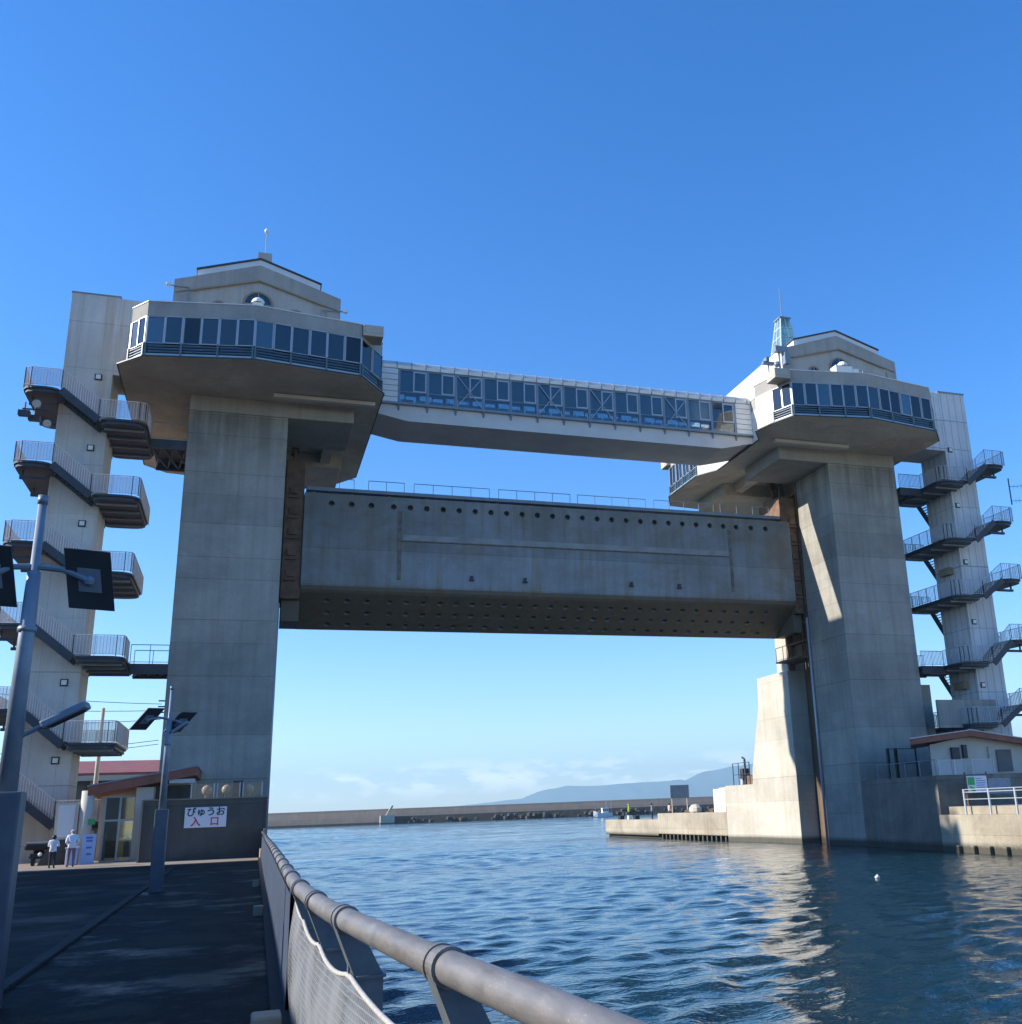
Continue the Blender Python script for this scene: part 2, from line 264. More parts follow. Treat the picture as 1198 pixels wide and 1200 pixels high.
def water_mat():
    m, t, b = new_mat('harbour_water'); l = t.links.new
    g = N(t, 'ShaderNodeNewGeometry')
    b.inputs['Base Color'].default_value = (.004, .032, .05, 1); b.inputs['Roughness'].default_value = .06; b.inputs['IOR'].default_value = 1.33
    mp = N(t, 'ShaderNodeMapping', inp={'Scale': (.55, 1.1, 1), 'Rotation': (0, 0, R(-20))}); l(g.outputs['Position'], mp.inputs[0])
    n1 = N(t, 'ShaderNodeTexNoise', inp={'Scale': 1.6, 'Detail': 4., 'Roughness': .55}); l(mp.outputs[0], n1.inputs['Vector'])
    n2 = N(t, 'ShaderNodeTexNoise', inp={'Scale': 7., 'Detail': 3.}); l(mp.outputs[0], n2.inputs['Vector'])
    mp3 = N(t, 'ShaderNodeMapping', inp={'Scale': (.02, .07, 1), 'Rotation': (0, 0, R(-14))}); l(g.outputs['Position'], mp3.inputs[0])
    n3 = N(t, 'ShaderNodeTexNoise', inp={'Scale': 1., 'Detail': 4.}); l(mp3.outputs[0], n3.inputs['Vector'])
    st = N(t, 'ShaderNodeMapRange', inp={1: .38, 2: .62, 3: .25, 4: 1.}); l(n3.outputs['Fac'], st.inputs[0])
    a = N(t, 'ShaderNodeMath', operation='MULTIPLY_ADD', inp={1: .22}); l(n2.outputs['Fac'], a.inputs[0]); l(n1.outputs['Fac'], a.inputs[2])
    sy = N(t, 'ShaderNodeSeparateXYZ'); l(g.outputs['Position'], sy.inputs[0])
    fd = N(t, 'ShaderNodeMapRange', inp={1: 50., 2: 120., 3: .1, 4: .16}); l(sy.outputs[1], fd.inputs[0])
    bp = N(t, 'ShaderNodeBump', inp={}); l(fd.outputs[0], bp.inputs['Distance']); l(st.outputs[0], bp.inputs['Strength']); l(a.outputs[0], bp.inputs['Height']); l(bp.outputs[0], b.inputs['Normal'])
    return m
MT['water'] = water_mat()

# ------------------------------------------------------------------ mesh helpers
LOC = {}
class MB:
    def __init__(s): s.v = []; s.f = []; s.m = []; s.mi = 0
    def add(s, vs, fs):
        k = len(s.v); s.v += [tuple(p) for p in vs]
        for f in fs: s.f.append([i+k for i in f]); s.m.append(s.mi)
        return s
    def box(s, x0, x1, y0, y1, z0, z1):
        return s.add([(x, y, z) for z in (z0, z1) for y in (y0, y1) for x in (x0, x1)],
                     [(0, 2, 3, 1), (4, 5, 7, 6), (0, 1, 5, 4), (2, 6, 7, 3), (0, 4, 6, 2), (1, 3, 7, 5)])
    def prism(s, poly, axis, a, b):
        """poly: 2-D points in the two other axes (in xyz order), extruded along axis from a to b"""
        n = len(poly)
        def P(p, t): return {'X': (t, p[0], p[1]), 'Y': (p[0], t, p[1]), 'Z': (p[0], p[1], t)}[axis]
        vs = [P(p, a) for p in poly]+[P(p, b) for p in poly]
        return s.add(vs, [tuple(range(n))[::-1], tuple(range(n, 2*n))]+[(i, (i+1) % n, n+(i+1) % n, n+i) for i in range(n)])
    def beam(s, p, q, w, h, up=(0, 0, 1)):
        p, q, up = Vector(p), Vector(q), Vector(up); d = (q-p).normalized()
        a = d.cross(up)
        if a.length < 1e-4: a = d.cross(Vector((0, 1, 0)))
        a.normalize(); u = a.cross(d).normalized()
        vs = [c+a*sa*w/2+u*su*h/2 for c in (p, q) for su in (-1, 1) for sa in (-1, 1)]
        return s.add(vs, [(0, 2, 3, 1), (4, 5, 7, 6), (0, 1, 5, 4), (2, 6, 7, 3), (0, 4, 6, 2), (1, 3, 7, 5)])
    def tube(s, pts, r, n=8, cap=True):
        pts = [Vector(p) for p in pts]; rs = r if isinstance(r, (list, tuple)) else [r]*len(pts); vs = []; fs = []
        a0 = None
        for i, p in enumerate(pts):
            d = (pts[min(i+1, len(pts)-1)]-pts[max(i-1, 0)]).normalized()
            if a0 is None:
                a0 = d.cross(Vector((0, 0, 1)))
                if a0.length < 1e-3: a0 = d.cross(Vector((1, 0, 0)))
            a = (a0-d*a0.dot(d)).normalized(); a0 = a; b = d.cross(a)
            vs += [p+(a*math.cos(2*math.pi*k/n)+b*math.sin(2*math.pi*k/n))*rs[i] for k in range(n)]
        for i in range(len(pts)-1):
            fs += [(i*n+k, i*n+(k+1) % n, (i+1)*n+(k+1) % n, (i+1)*n+k) for k in range(n)]
        if cap: fs += [tuple(range(n))[::-1], tuple(range((len(pts)-1)*n, len(pts)*n))]
        return s.add(vs, fs)
    def sphere(s, c, r, n=12, sz=(1, 1, 1), half=False):
        m = n//2; vs = []; fs = []
        for i in range(m+1):
            th = math.pi*(i/m)*(.5 if half else 1)
            for k in range(n):
                ph = 2*math.pi*k/n
                vs.append((c[0]+r*sz[0]*math.sin(th)*math.cos(ph), c[1]+r*sz[1]*math.sin(th)*math.sin(ph), c[2]+r*sz[2]*math.cos(th)))
        for i in range(m):
            fs += [(i*n+k, (i+1)*n+k, (i+1)*n+(k+1) % n, i*n+(k+1) % n) for k in range(n)]
        return s.add(vs, fs)
    def build(s, name, mats, parent=None, smooth=False, bevel=0, loc=None):
        if not isinstance(mats, (list, tuple)): mats = [mats]
        o0 = Vector(LOC[parent.name]) if parent else (Vector(loc) if loc else Vector((0, 0, 0)))
        me = bpy.data.meshes.new(name)
        me.from_pydata([tuple(Vector(p)-o0) for p in s.v], [], s.f)
        for m in mats: me.materials.append(MT[m] if isinstance(m, str) else m)
        if len(mats) > 1: me.polygons.foreach_set('material_index', s.m)
        bm = bmesh.new(); bm.from_mesh(me); bmesh.ops.recalc_face_normals(bm, faces=bm.faces); bm.to_mesh(me); bm.free()
        if smooth: me.polygons.foreach_set('use_smooth', [True]*len(me.polygons))
        ob = bpy.data.objects.new(name, me); C.objects.link(ob)
        if parent: ob.parent = parent
        elif loc: ob.location = loc
        LOC[ob.name] = tuple(o0)
        if bevel:
            b = ob.modifiers.new('bevel', 'BEVEL'); b.width = bevel; b.segments = 2; b.limit_method = 'ANGLE'; b.angle_limit = R(40)
        return ob
def tag(o, label=None, cat=None, group=None, kind=None):
    if label: o['label'] = label
    if cat: o['category'] = cat
    if group: o['group'] = group
    if kind: o['kind'] = kind
    return o
def thing(name, label, cat, loc, group=None):
    o = bpy.data.objects.new(name, None); C.objects.link(o); o.location = loc; o.empty_display_size = .3
    LOC[o.name] = tuple(loc); return tag(o, label, cat, group)
def text_mesh(body, size, extrude=.004, wt=.02):
    cu = bpy.data.curves.new('lettering', 'FONT'); cu.body = body; cu.size = size; cu.extrude = extrude; cu.align_x = 'CENTER'; cu.align_y = 'CENTER'
    cu.offset = size*wt
    ob = bpy.data.objects.new('lettering', cu); C.objects.link(ob)
    bpy.context.view_layer.update()
    me = bpy.data.meshes.new_from_object(ob.evaluated_get(bpy.context.evaluated_depsgraph_get()))
    bpy.data.objects.remove(ob); bpy.data.curves.remove(cu); return me
def lettering(body, size, pos, parent, m, xdir=(1, 0, 0), wt=.02):
    me = text_mesh(body, size, wt=wt); me.materials.clear(); me.materials.append(MT[m])
    xd = Vector(xdir); zd = Vector((0, 0, 1)); o0 = Vector(LOC[parent.name])
    for v in me.vertices:
        c = v.co; v.co = Vector(pos)+xd*c.x+zd*c.y-xd.cross(zd)*(-c.z)-o0
    ob = bpy.data.objects.new('lettering', me); C.objects.link(ob); ob.parent = parent; LOC[ob.name] = LOC[parent.name]; return ob
def rounded(poly, r, n=4):
    out = []; k = len(poly)
    for i in range(k):
        p, a, b = Vector(poly[i]), Vector(poly[i-1]), Vector(poly[(i+1) % k])
        d1 = (a-p); d2 = (b-p); rr = min(r, d1.length*.45, d2.length*.45); s, e_ = p+d1.normalized()*rr, p+d2.normalized()*rr
        for j in range(n+1):
            t = j/n; out.append(tuple(s*(1-t)**2+p*2*t*(1-t)+e_*t*t))
    return out
def rail_mesh(path, h=1.1, bar=.12, post=1.2, r=.02, mid=True, barr=.015, panel=False):
    """hand rail along a 3-D path of the floor: top rail, posts and vertical bars"""
    mb = MB(); P = [Vector(p) for p in path]; up = Vector((0, 0, h))
    mb.tube([p+up for p in P], r*1.3, 6)
    if mid: mb.tube([p+Vector((0, 0, .1)) for p in P], r*.9, 5)
    for a, b in zip(P[:-1], P[1:]):
        d = b-a; ln = d.length
        if ln < .05: continue
        np_ = max(1, round(ln/post)); 
        for i in range(np_+1): q = a+d*i/np_; mb.beam(q, q+up, r*1.8, r*1.8)
        if bar:
            nb = int(ln/bar)
            for i in range(1, nb): q = a+d*i/nb; mb.beam(q+Vector((0, 0, .1)), q+up, barr*2, barr*2)
        if panel:
            mb.mi = 1; lo, hi = Vector((0, 0, .12)), Vector((0, 0, h-.06)); mb.add([a+lo, b+lo, b+hi, a+hi], [(0, 1, 2, 3)]); mb.mi = 0
    return mb

# ------------------------------------------------------------------ setting: water, ground, hills
def axis(segs):
    out = []
    for a, b, n in segs: out += list(np.linspace(a, b, n, endpoint=False))
    return np.array(out+[segs[-1][1]])
xs = axis([(-9000, -400, 10), (-400, -20, 14), (-20, .5, 14), (.5, 46, 200), (46, 150, 110), (150, 600, 24), (600, 12500, 14)])
ys = axis([(-400, 4, 14), (4, 50, 210), (50, 95, 130), (95, 200, 170), (200, 420, 180), (420, 1500, 14), (1500, 12600, 14)])
X, Y = np.meshgrid(xs, ys); Z = np.zeros_like(X)
fade = np.clip((X-.3)/1.5, 0, 1)*np.clip((415-Y)/60, 0, 1)*np.clip((150-X)/30, 0, 1)*np.clip((Y-3)/3, 0, 1)
patch = .75+.25*np.sin(X*.11+1.3*np.sin(Y*.05))*np.sin(Y*.083+.8)
calm = .38+.62*np.clip((34-X)/18, 0, 1)*np.clip((Y+30)/40, 0, 1)
for k in range(64):
    lam = .42*1.028**k*(1+.2*rng.random()); th = R(-62)+rng.normal()*.7; kx, ky = math.cos(th)*2*math.pi/lam, math.sin(th)*2*math.pi/lam
    cell = np.maximum(np.where(Y < 50, .22, np.where(Y < 95, .36, np.where(Y < 200, .62, 1.22))), np.where(X < 46, 0, .95)); ok = np.clip((lam/cell-2.)/2, 0, 1)
    Z += .0063*lam**.42*np.sin(kx*X+ky*Y+rng.random()*6.28)*ok
for k in range(26):
    lam = 2.6*1.05**k; th = R(-62)+rng.normal()*.6; kx, ky = math.cos(th)*2*math.pi/lam, math.sin(th)*2*math.pi/lam
    Z += .0055*lam**.7*np.sin(kx*X+ky*Y+rng.random()*6.28)*np.clip((Y-55)/90, 0, 1)
Z *= fade*patch*calm
nx, ny = len(xs), len(ys); idx = np.arange(nx*ny).reshape(ny, nx)
faces = np.stack([idx[:-1, :-1], idx[:-1, 1:], idx[1:, 1:], idx[1:, :-1]], -1).reshape(-1, 4)
me = bpy.data.meshes.new('water'); me.from_pydata(np.stack([X, Y, Z], -1).reshape(-1, 3).tolist(), [], faces.tolist())
me.polygons.foreach_set('use_smooth', [True]*len(me.polygons)); me.materials.append(MT['water'])
water = bpy.data.objects.new('water', me); C.objects.link(water); tag(water, 'rippled blue harbour water', 'water', kind='structure')

GZ = 1.55
edge = [(1.75, -30), (1.5, 0), (1.2, 2.7), (.98, 4.1), (.82, 6.3), (.74, 8.), (.72, 10), (.8, 14.8), (1.15, 43), (1.25, 56), (1.4, 66), (1.4, 84), (1.0, 160), (-400, 160), (-400, -30)]
g = MB(); g.prism(edge, 'Z', -2, GZ)
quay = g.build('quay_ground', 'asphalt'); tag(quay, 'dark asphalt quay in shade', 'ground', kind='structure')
pv = MB(); pv.prism([(-2.35, -20), (1.0, -20), (.75, 4.1), (.55, 8), (.55, 14), (.9, 43), (-2.35, 46)], 'Z', GZ+.004, GZ+.02)
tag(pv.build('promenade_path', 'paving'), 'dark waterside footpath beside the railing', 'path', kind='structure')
ap = MB(); ap.prism([(-14, 50.5), (1.2, 50.5), (1.22, 54), (1.22, 62), (-14, 62)], 'Z', GZ+.004, GZ+.03)
tag(ap.build('forecourt_pavement', 'apron'), 'sandy concrete forecourt at the entrance', 'pavement', kind='structure')
kb = MB()
for y in np.arange(-10, 46, 2.0):
    kb.box(-2.5, -2.34, y, y+1.985, GZ-.1, GZ+.07)
tag(kb.build('kerb', 'kerb', bevel=.015), 'low concrete kerb along the footpath', 'kerb', kind='structure')

ridge = [(-2600, 40), (500, 42), (1800, 50), (2185, 64), (2552, 96), (2920, 138), (3289, 190), (3521, 237), (3843, 234), (4167, 259), (4491, 275), (4768, 283), (5094, 337), (5329, 384), (5702, 427), (6258, 434), (6900, 410), (7600, 470), (8600, 430), (9600, 300), (11000, 180)]
rx = np.array([p[0] for p in ridge]); rz = np.array([p[1] for p in ridge])
hx = np.linspace(-2600, 11000, 300); hz = np.interp(hx, rx, rz)
for k in range(1, 7): hz = hz+16/k*np.sin(hx*.0021*k*1.7+k*1.3)*np.clip(hz/150, .2, 1)
hv = []; rows = [(-1500, 0.), (-1000, .28), (-600, .5), (-300, .78), (0, 1.), (350, .7), (700, .35)]
for dy, fz in rows:
    for i in range(300):
        bump_ = 1 if fz in (0., 1.) else 1+.22*math.sin(hx[i]*.009+dy*.01)+.12*math.sin(hx[i]*.023+dy)
        hv.append((hx[i], 11900-(hx[i]-2552)*.357+dy, max(-1, hz[i]*fz*bump_-.5)))
hm = MB(); hm.add(hv, [(r*300+i, r*300+i+1, (r+1)*300+i+1, (r+1)*300+i) for r in range(len(rows)-1) for i in range(299)])
tag(hm.build('hills', 'hills', smooth=True), 'distant blue mountain ridge beyond the breakwater', 'hills', kind='structure')
hz_ = MB(); hz_.box(-9500, 13500, -600, 13200, -3, 520)
hb = hz_.build('haze', 'water'); hb.data.materials.clear()
hmt = bpy.data.materials.new('haze_air'); hmt.use_nodes = True; t = hmt.node_tree; t.nodes.remove(t.nodes['Principled BSDF'])
pvn = N(t, 'ShaderNodeVolumePrincipled', inp={'Density': 1.2e-4, 'Anisotropy': .2}); pvn.inputs['Color'].default_value = (.58, .87, 1, 1)
t.links.new(pvn.outputs[0], t.nodes['Material Output'].inputs['Volume']); hb.data.materials.append(hmt); tag(hb, 'pale blue sea haze', 'haze', kind='stuff')

# breakwater: one straight wall square to the view, far across the water
def bw(x): return 442-.357*(x-10)
b_ = thing('breakwater', 'long brown concrete breakwater across the harbour mouth', 'breakwater', (60, bw(60), 0))
def wall_run(x0, x1, off0, off1, z0, z1): return MB().prism([(x0, bw(x0)+off0), (x1, bw(x1)+off0), (x1, bw(x1)+off1), (x0, bw(x0)+off1)], 'Z', z0, z1)
wall_run(-260, 420, 0, 4, -1, 5.75).build('wall', 'break', b_)
wall_run(-260, 57, -1.6, -.003, -1, 2.9).build('apron', 'break', b_)
wall_run(-260, 57, -2.6, -1.603, -1, .75).build('footing', 'wetstone', b_)
wall_run(57.2, 420, -2.2, -.003, -1, 2.75).build('footing', 'wetstone', b_)
rk = MB()
for i in range(190):
    x = 62+rng.random()*260; s_ = .5+rng.random()*.8
    rk.sphere((x, bw(x)-2.6-rng.random()*1.2, .3+rng.random()*1.5), s_, 6, (1.2, 1, .8))
rk.build('armour_stone', 'wetstone', b_)
b_ = thing('landing_stage', 'small pale concrete landing stage with sloping steps at breakwater', 'landing stage', (54.5, bw(54.5)-3, 0))
MB().box(52, 57.5, bw(55)-5, bw(55)-2.7, -1, 3.2).build('block', 'conc_pale', b_)
MB().prism([(54.2, 3.2), (55.2, 3.2), (57.2, 6.9), (56.4, 6.9)], 'Y', bw(55)-4, bw(55)-2.8).build('steps', 'conc_pale', b_)

# ------------------------------------------------------------------ gate towers
def facade(root, p0, p1, n, zb, open_every=2, low=True):
    """one glazed side of the deck between two plan points: mullions, n windows with pane, balustrade band"""
    p0, p1 = Vector((p0[0], p0[1], 0)), Vector((p1[0], p1[1], 0)); d = (p1-p0); ln = d.length; d.normalize(); nrm = Vector((d.y, -d.x, 0))
    def P(s, o, z): q = p0+d*s+nrm*o; return (q.x, q.y, z)
    z0, z1, z2 = zb+.95, zb+2.65, zb+.1
    for i in range(n+1):
        s = ln*i/n; w = .1 if i % open_every == 0 else .04
        MB().beam(P(s, -.04, z0), P(s, -.04, z1), .08, w, up=d).build('mullion', 'frame', root)
    for i in range(n):
        s0, s1 = ln*i/n+.06, ln*(i+1)/n-.04; fr = MB(); proud = .02 if i % open_every else -.03
        wd = .06 if i % open_every else .035
        for a, b in (((s0, z0), (s1, z0)), ((s0, z1), (s1, z1)), ((s0, z0), (s0, z1)), ((s1, z0), (s1, z1))):
            fr.beam(P(a[0], proud, a[1]), P(b[0], proud, b[1]), .05, wd, up=nrm.cross(Vector((b[0]-a[0], 0, b[1]-a[1])).normalized()) if False else ((0, 0, 1) if a[1] == b[1] else d))
        w = fr.build('window', 'frame', root)
        MB().beam(P(s0, proud-.02, (z0+z1)/2), P(s1, proud-.02, (z0+z1)/2), .012, z1-z0-.02).build('pane', random.choice(('glass', 'glass', 'glass2', 'glass3')), w)
    if low:
        bl = MB(); bl.beam(P(.05, -.09, (z0+z2)/2), P(ln-.05, -.09, (z0+z2)/2), .012, z0-z2-.03).build('balustrade_glass', 'glass', root)
        br = MB()
        for z in (.42, .6, .78): br.beam(P(0, .03, zb+z), P(ln, .03, zb+z), .04, .04)
        for i in range(0, n+1, 2):
            s = min(max(ln*i/n, .06), ln-.06); br.beam(P(s, .05, z2), P(s, .05, z0), .1, .1, up=d)
        br.build('balustrade', 'teal', root)
        MB().beam(P(0, .0, z2+.06), P(ln, .0, z2+.06), .14, .2).build('sill', 'sill', root)
def offs(poly, d):
    """offset a clockwise/anticlockwise plan polygon outward by d"""
    n = len(poly); A = sum(poly[i][0]*poly[(i+1) % n][1]-poly[(i+1) % n][0]*poly[i][1] for i in range(n)); sg = 1 if A > 0 else -1; o = []
    for i in range(n):
        a, p, b = Vector(poly[i-1]), Vector(poly[i]), Vector(poly[(i+1) % n])
        n1 = Vector(((p-a).y, -(p-a).x)).normalized()*sg; n2 = Vector(((b-p).y, -(b-p).x)).normalized()*sg
        m = (n1+n2).normalized(); o.append(tuple(p+m*d/max(.3, m.dot(n1))))
    return o
def tower(label, leg, cor, inner, poly, glaz, zb, house, small, slabp=None):
    cx = (leg[0]+leg[1])/2; s = 1 if inner > cx else -1         # s: which way the channel lies
    t = thing('gate_tower', label, 'gate tower', (cx, 69, 0))
    LO, HI = leg; K = 'conc'
    lg = MB(); lg.box(LO, HI, 64, 69, -1, zb-1.05); lg.build('near_leg', K, t, bevel=.06)
    MB().prism([(73, -1), (73, 13.4), (78.35, 13.4), (78.5, 11), (80.4, 6), (80.75, 3.9), (81.4, -1)], 'X', LO, HI).build('pier', 'conc_pale', t, bevel=.04)
    MB().box(LO+.3, HI-.003, 73.02, 78.2 if s > 0 else 75.2, 13.4, zb-1.05).build('far_leg', 'conc_pale', t)  # unseen leg on the entrance side made deeper to block sun across the channel
    sl = sorted((inner-s*1.6, inner-s*2.6)); MB().box(sl[0], sl[1], 69.0, 73.0, -1, zb-1.05).build('slot_wall', 'slot', t)
    # head beams under the deck
    MB().box(cor[0], cor[1], 63.99, 69.6, zb-1.047, zb).build('head_beam', 'conc_up', t, bevel=.04)
    MB().box(cor[0], cor[1], 73.4, 79.0, zb-1.047, zb).build('head_beam', 'conc_under', t, bevel=.04)
    e0, e1 = sorted((inner+s*2.6, inner+s*3.3)); MB().box(e0, e1, 69.6, 73.4, zb-.75, zb).build('head_beam', 'conc_under', t)
    e0, e1 = sorted((inner-s*5.9, inner-s*1.4)); MB().box(e0, e1, 69.6, 73.4, zb-1.04, zb).build('head_beam', 'conc_under', t)
    # slab
    sl = offs(slabp or poly, .12); m = MB(); m.prism(sl, 'Z', zb, zb+.1); m.build('floor_slab', 'conc_under', t)
    m = MB(); m.prism(offs(slabp or poly, .2), 'Z', zb+.02, zb+.098)
    m.build('slab_edge', 'roofdark', t)
    # core, ceiling, parapet, flat roof
    m = MB(); m.prism(offs(poly, -3.1), 'Z', zb+.1, zb+2.7); m.build('core', 'inside', t)
    m = MB(); m.prism(offs(poly, -.3), 'Z', zb+2.7, zb+2.95); m.build('flat_roof', 'conc_up', t)
    n = len(poly); o = offs(poly, .0); i_ = offs(poly, -.3)
    m = MB(); m.add([(*p, z) for z in (zb+2.68, zb+3.6) for p in o]+[(*p, z) for z in (zb+2.68, zb+3.6) for p in i_], [])
    for k in range(n):
        a, b = k, (k+1) % n
        m.f += [[a, b, n+b, n+a], [2*n+a, 3*n+a, 3*n+b, 2*n+b], [n+a, n+b, 3*n+b, 3*n+a], [a, 2*n+a, 2*n+b, b]]; m.m += [0]*4
    m.build('parapet', 'conc_up', t)
    cp = offs(poly, .04); m = MB()
    m.add([(*p, z) for z in (zb+3.6, zb+3.66) for p in cp]+[(*p, z) for z in (zb+3.6, zb+3.66) for p in i_], [])
    for k in range(n):
        a, b = k, (k+1) % n
        m.f += [[a, b, n+b, n+a], [2*n+a, 3*n+a, 3*n+b, 2*n+b], [n+a, n+b, 3*n+b, 3*n+a], [a, 2*n+a, 2*n+b, b]]; m.m += [0]*4
    m.build('coping', 'white', t)
    for k in range(n):
        a, b = poly[k], poly[(k+1) % n]; g_ = glaz[k]
        if g_ == 0:
            m = MB(); A_, B_ = Vector((*a, 0)), Vector((*b, 0)); d = (B_-A_).normalized(); nr = Vector((d.y, -d.x, 0))*.15
            m.add([tuple(A_+Vector((0, 0, z))) for z in (zb+.1, zb+2.68)]+[tuple(B_+Vector((0, 0, z))) for z in (zb+.1, zb+2.68)]+
                  [tuple(A_-nr+Vector((0, 0, z))) for z in (zb+.1, zb+2.68)]+[tuple(B_-nr+Vector((0, 0, z))) for z in (zb+.1, zb+2.68)],
                  [(0, 2, 3, 1), (4, 5, 7, 6), (0, 4, 6, 2), (1, 3, 7, 5), (0, 1, 5, 4), (2, 6, 7, 3)]); m.build('wall', 'conc_up' if s > 0 else 'sunlit_white', t)
        else: facade(t, a, b, g_, zb)
    # gabled house on the roof
    hx0, hx1, px, ez, pz = house; Y0, Y1 = 61., 78.; zr = zb+2.95
    sL, sR = (pz-ez)/(px-hx0), (pz-ez)/(hx1-px)
    MB().prism([(hx0, zr), (hx1, zr), (hx1, ez), (px, pz), (hx0, ez)], 'Y', Y0+.12, Y1).build('gable_house', 'conc_lt', t)
    if s < 0: MB().box(hx0-.06, hx0-.003, Y0+.005, Y1-.01, zr, ez-.02).build('side_wall', 'sunlit_white', t)  # thin skin on the sunlit side only, sunlight put into its colour
    dz = 1.15; fz = MB(); fz.prism([(hx0, ez-dz+.25), (hx0+.9, ez-dz+.25+sL*.9), (px, pz-dz+.1), (hx1-.9, ez-dz+.25+sR*.9), (hx1, ez-dz+.25), (hx1, ez-.003), (px, pz-.003), (hx0, ez-.003)], 'Y', Y0, Y0+.118)
    fz.build('gable_frieze', 'conc_up', t)
    for a, b in ((hx0, hx0+.85), (hx1-.85, hx1)):
        MB().box(a, b, Y0, Y0+.118, zr, ez-dz+.247).build('pilaster', 'conc_up', t)
    tr = MB(); tr.beam((hx0+.9, Y0-.02, ez-dz+.2+sL*.9), (px, Y0-.02, pz-dz+.05), .05, .09); tr.beam((px, Y0-.02, pz-dz+.05), (hx1-.9, Y0-.02, ez-dz+.2+sR*.9), .05, .09)
    tr.build('trim_band', 'trim', t)
    def arch(ax, az, w, h, mname='window'):
        pts = [(ax-w, az), (ax+w, az)]+[(ax+w*math.cos(math.pi*k/10), az+h-w+w*math.sin(math.pi*k/10)) for k in range(11)]
        fr = MB(); fr.tube([(p[0], Y0+.08, p[1]) for p in pts[1:]+pts[:1]], .07, 6); wv = fr.build(mname, 'trim', t)
        MB().prism(pts, 'Y', Y0+.105, Y0+.116).build('pane', 'glass', wv)
        fm = MB(); fm.beam((ax, Y0+.09, az), (ax, Y0+.09, az+h-.05), .03, .05); fm.beam((ax-w, Y0+.09, az+h-w), (ax+w, Y0+.09, az+h-w), .03, .05); fm.build('glazing_bar', 'frame', wv)
    ah = 0 if s > 0 else .35; arch(px, zr+.6, .85, 2.55+ah); arch(px-2.3, zr+.35, .43, 1.85+ah); arch(px+2.3, zr+.35, .43, 1.85+ah)
    # roof cap, narrower than the walls
    rw = house[0]+1.25, house[1]-1.3; th = .52; zl, zrr = pz-(px-rw[0])*sL, pz-(rw[1]-px)*sR
    MB().prism([(rw[0], zl+.02), (px, pz+.02), (rw[1], zrr+.02), (rw[1], zrr+th), (px, pz+th), (rw[0], zl+th)], 'Y', Y0+.25, Y1-.2).build('roof', 'white', t)
    rd = MB(); rd.prism([(rw[0]-.08, zl+th+.003), (px, pz+th+.003), (rw[1]+.08, zrr+th+.003), (rw[1]+.08, zrr+th+.09), (px, pz+th+.1), (rw[0]-.08, zl+th+.09)], 'Y', Y0+.15, Y1-.1)
    rd.prism([(rw[0]+.3, zl+.08), (px, pz-.02), (rw[1]-.3, zrr+.08), (rw[1]-.3, zrr+.16), (px, pz+.1), (rw[0]+.3, zl+.16)], 'Y', Y0+.2, Y0+.248)  # dark strip painting in the shadow line of the gap under the fascia
    rd.build('roof_edge_shade_line', 'roofdark', t)
    # cantilevered corner lamp boxes at the parapet
    for (bx, by) in small:
        bb = MB(); bb.box(bx-.62, bx+.62, by-.75, by+.55, zb+2.85, zb+3.05)
        for q in ((-.62, -.5, -.75, .55), (.5, .62, -.75, .55), (-.5, .5, -.75, -.63)): bb.box(bx+q[0], bx+q[1], by+q[2], by+q[3], zb+3.05, zb+3.6)
        bb.build('floodlight_box', 'conc_pale', t, bevel=.03)
    # hoisting gear hanging in the slot
    hx = inner+s*.75; hg = MB()
    for yy in (70.4, 71.6): hg.tube([(hx, yy, zb), (hx, yy, 26.4)], .11, 8); hg.box(hx-.25, hx+.25, yy-.25, yy+.25, zb-.9, zb-.1)
    hg.build('hoist_rod', 'brown', t)
    gp = MB(); gx = inner+s*.02
    gp.tube([(inner+s*.1, 69.02, 0), (inner+s*.1, 69.02, 17)], .1, 8); gp.build('guide_pipe', 'frame', t, smooth=True)
    gd = MB(); xa = inner-s*.55
    for yy in (69.25, 72.75): gd.box(min(inner, xa), max(inner, xa), yy-.14, yy+.14, 13.4, zb-1.05)
    for z in np.arange(13.8, zb-1.3, 1.5): gd.box(min(inner, xa), max(inner, xa), 69.4, 72.6, z, z+.1)
    gd.build('guide_frame', 'brown', t)
    la = MB()
    for yy in (69.35, 69.85): la.beam((inner+s*.12, yy, 13.6), (inner+s*.12, yy, 25.6), .05, .05)
    for z in np.arange(13.8, 25.6, .4): la.beam((inner+s*.12, 69.35, z), (inner+s*.12, 69.85, z), .035, .035)
    la.build('ladder', 'brown', t)
    if s > 0: return finish(t, inner, s, zb)
    pl = MB(); pl.box(min(inner, inner+s*.0)-.05 if s > 0 else inner-1.1, inner+1.1 if s > 0 else inner+.05, 69.2, 72.8, 13.9, 14.0); pl.build('platform', 'brown', t)
    rail_mesh([(inner+s*1.05, 72.7, 14.), (inner+s*1.05, 69.3, 14.)], 1.1, 0).build('platform_railing', 'brown', t)
    return finish(t, inner, s, zb)
def finish(t, inner, s, zb):
    gu = MB(); ga, gb = sorted((inner-s*1.0, inner+s*5.3)); gu.box(ga, gb-.0, 62.4, 62.75, zb-.3, zb-.06); gu.build('gutter', 'girder', t)
    return t
polyL = [(-6.85, 59.05), (-.85, 58.), (5.42, 58.9), (6.95, 61.2), (6.95, 78.5), (5.6, 80.5), (-.85, 81.4), (-6.8, 80.4), (-7.8, 78.9), (-7.8, 60.25)]
slabL = polyL[:8]+[(-8.2, 78.9), (-8.2, 60.5)]
glL = [6, 6, 2, 0, 2, 6, 6, 2, 0, 2]
towL = tower('grey concrete gate tower beside the entrance, lamp rod on its gabled roof', (-4.5, 1.43), (-4.5, 5.55), 1.43, polyL, glL, 29.2, (-5.75, 4.2, -.83, 35.5, 37.2),
             [(6.1, 59.5), (6.2, 80.3)], slabL)
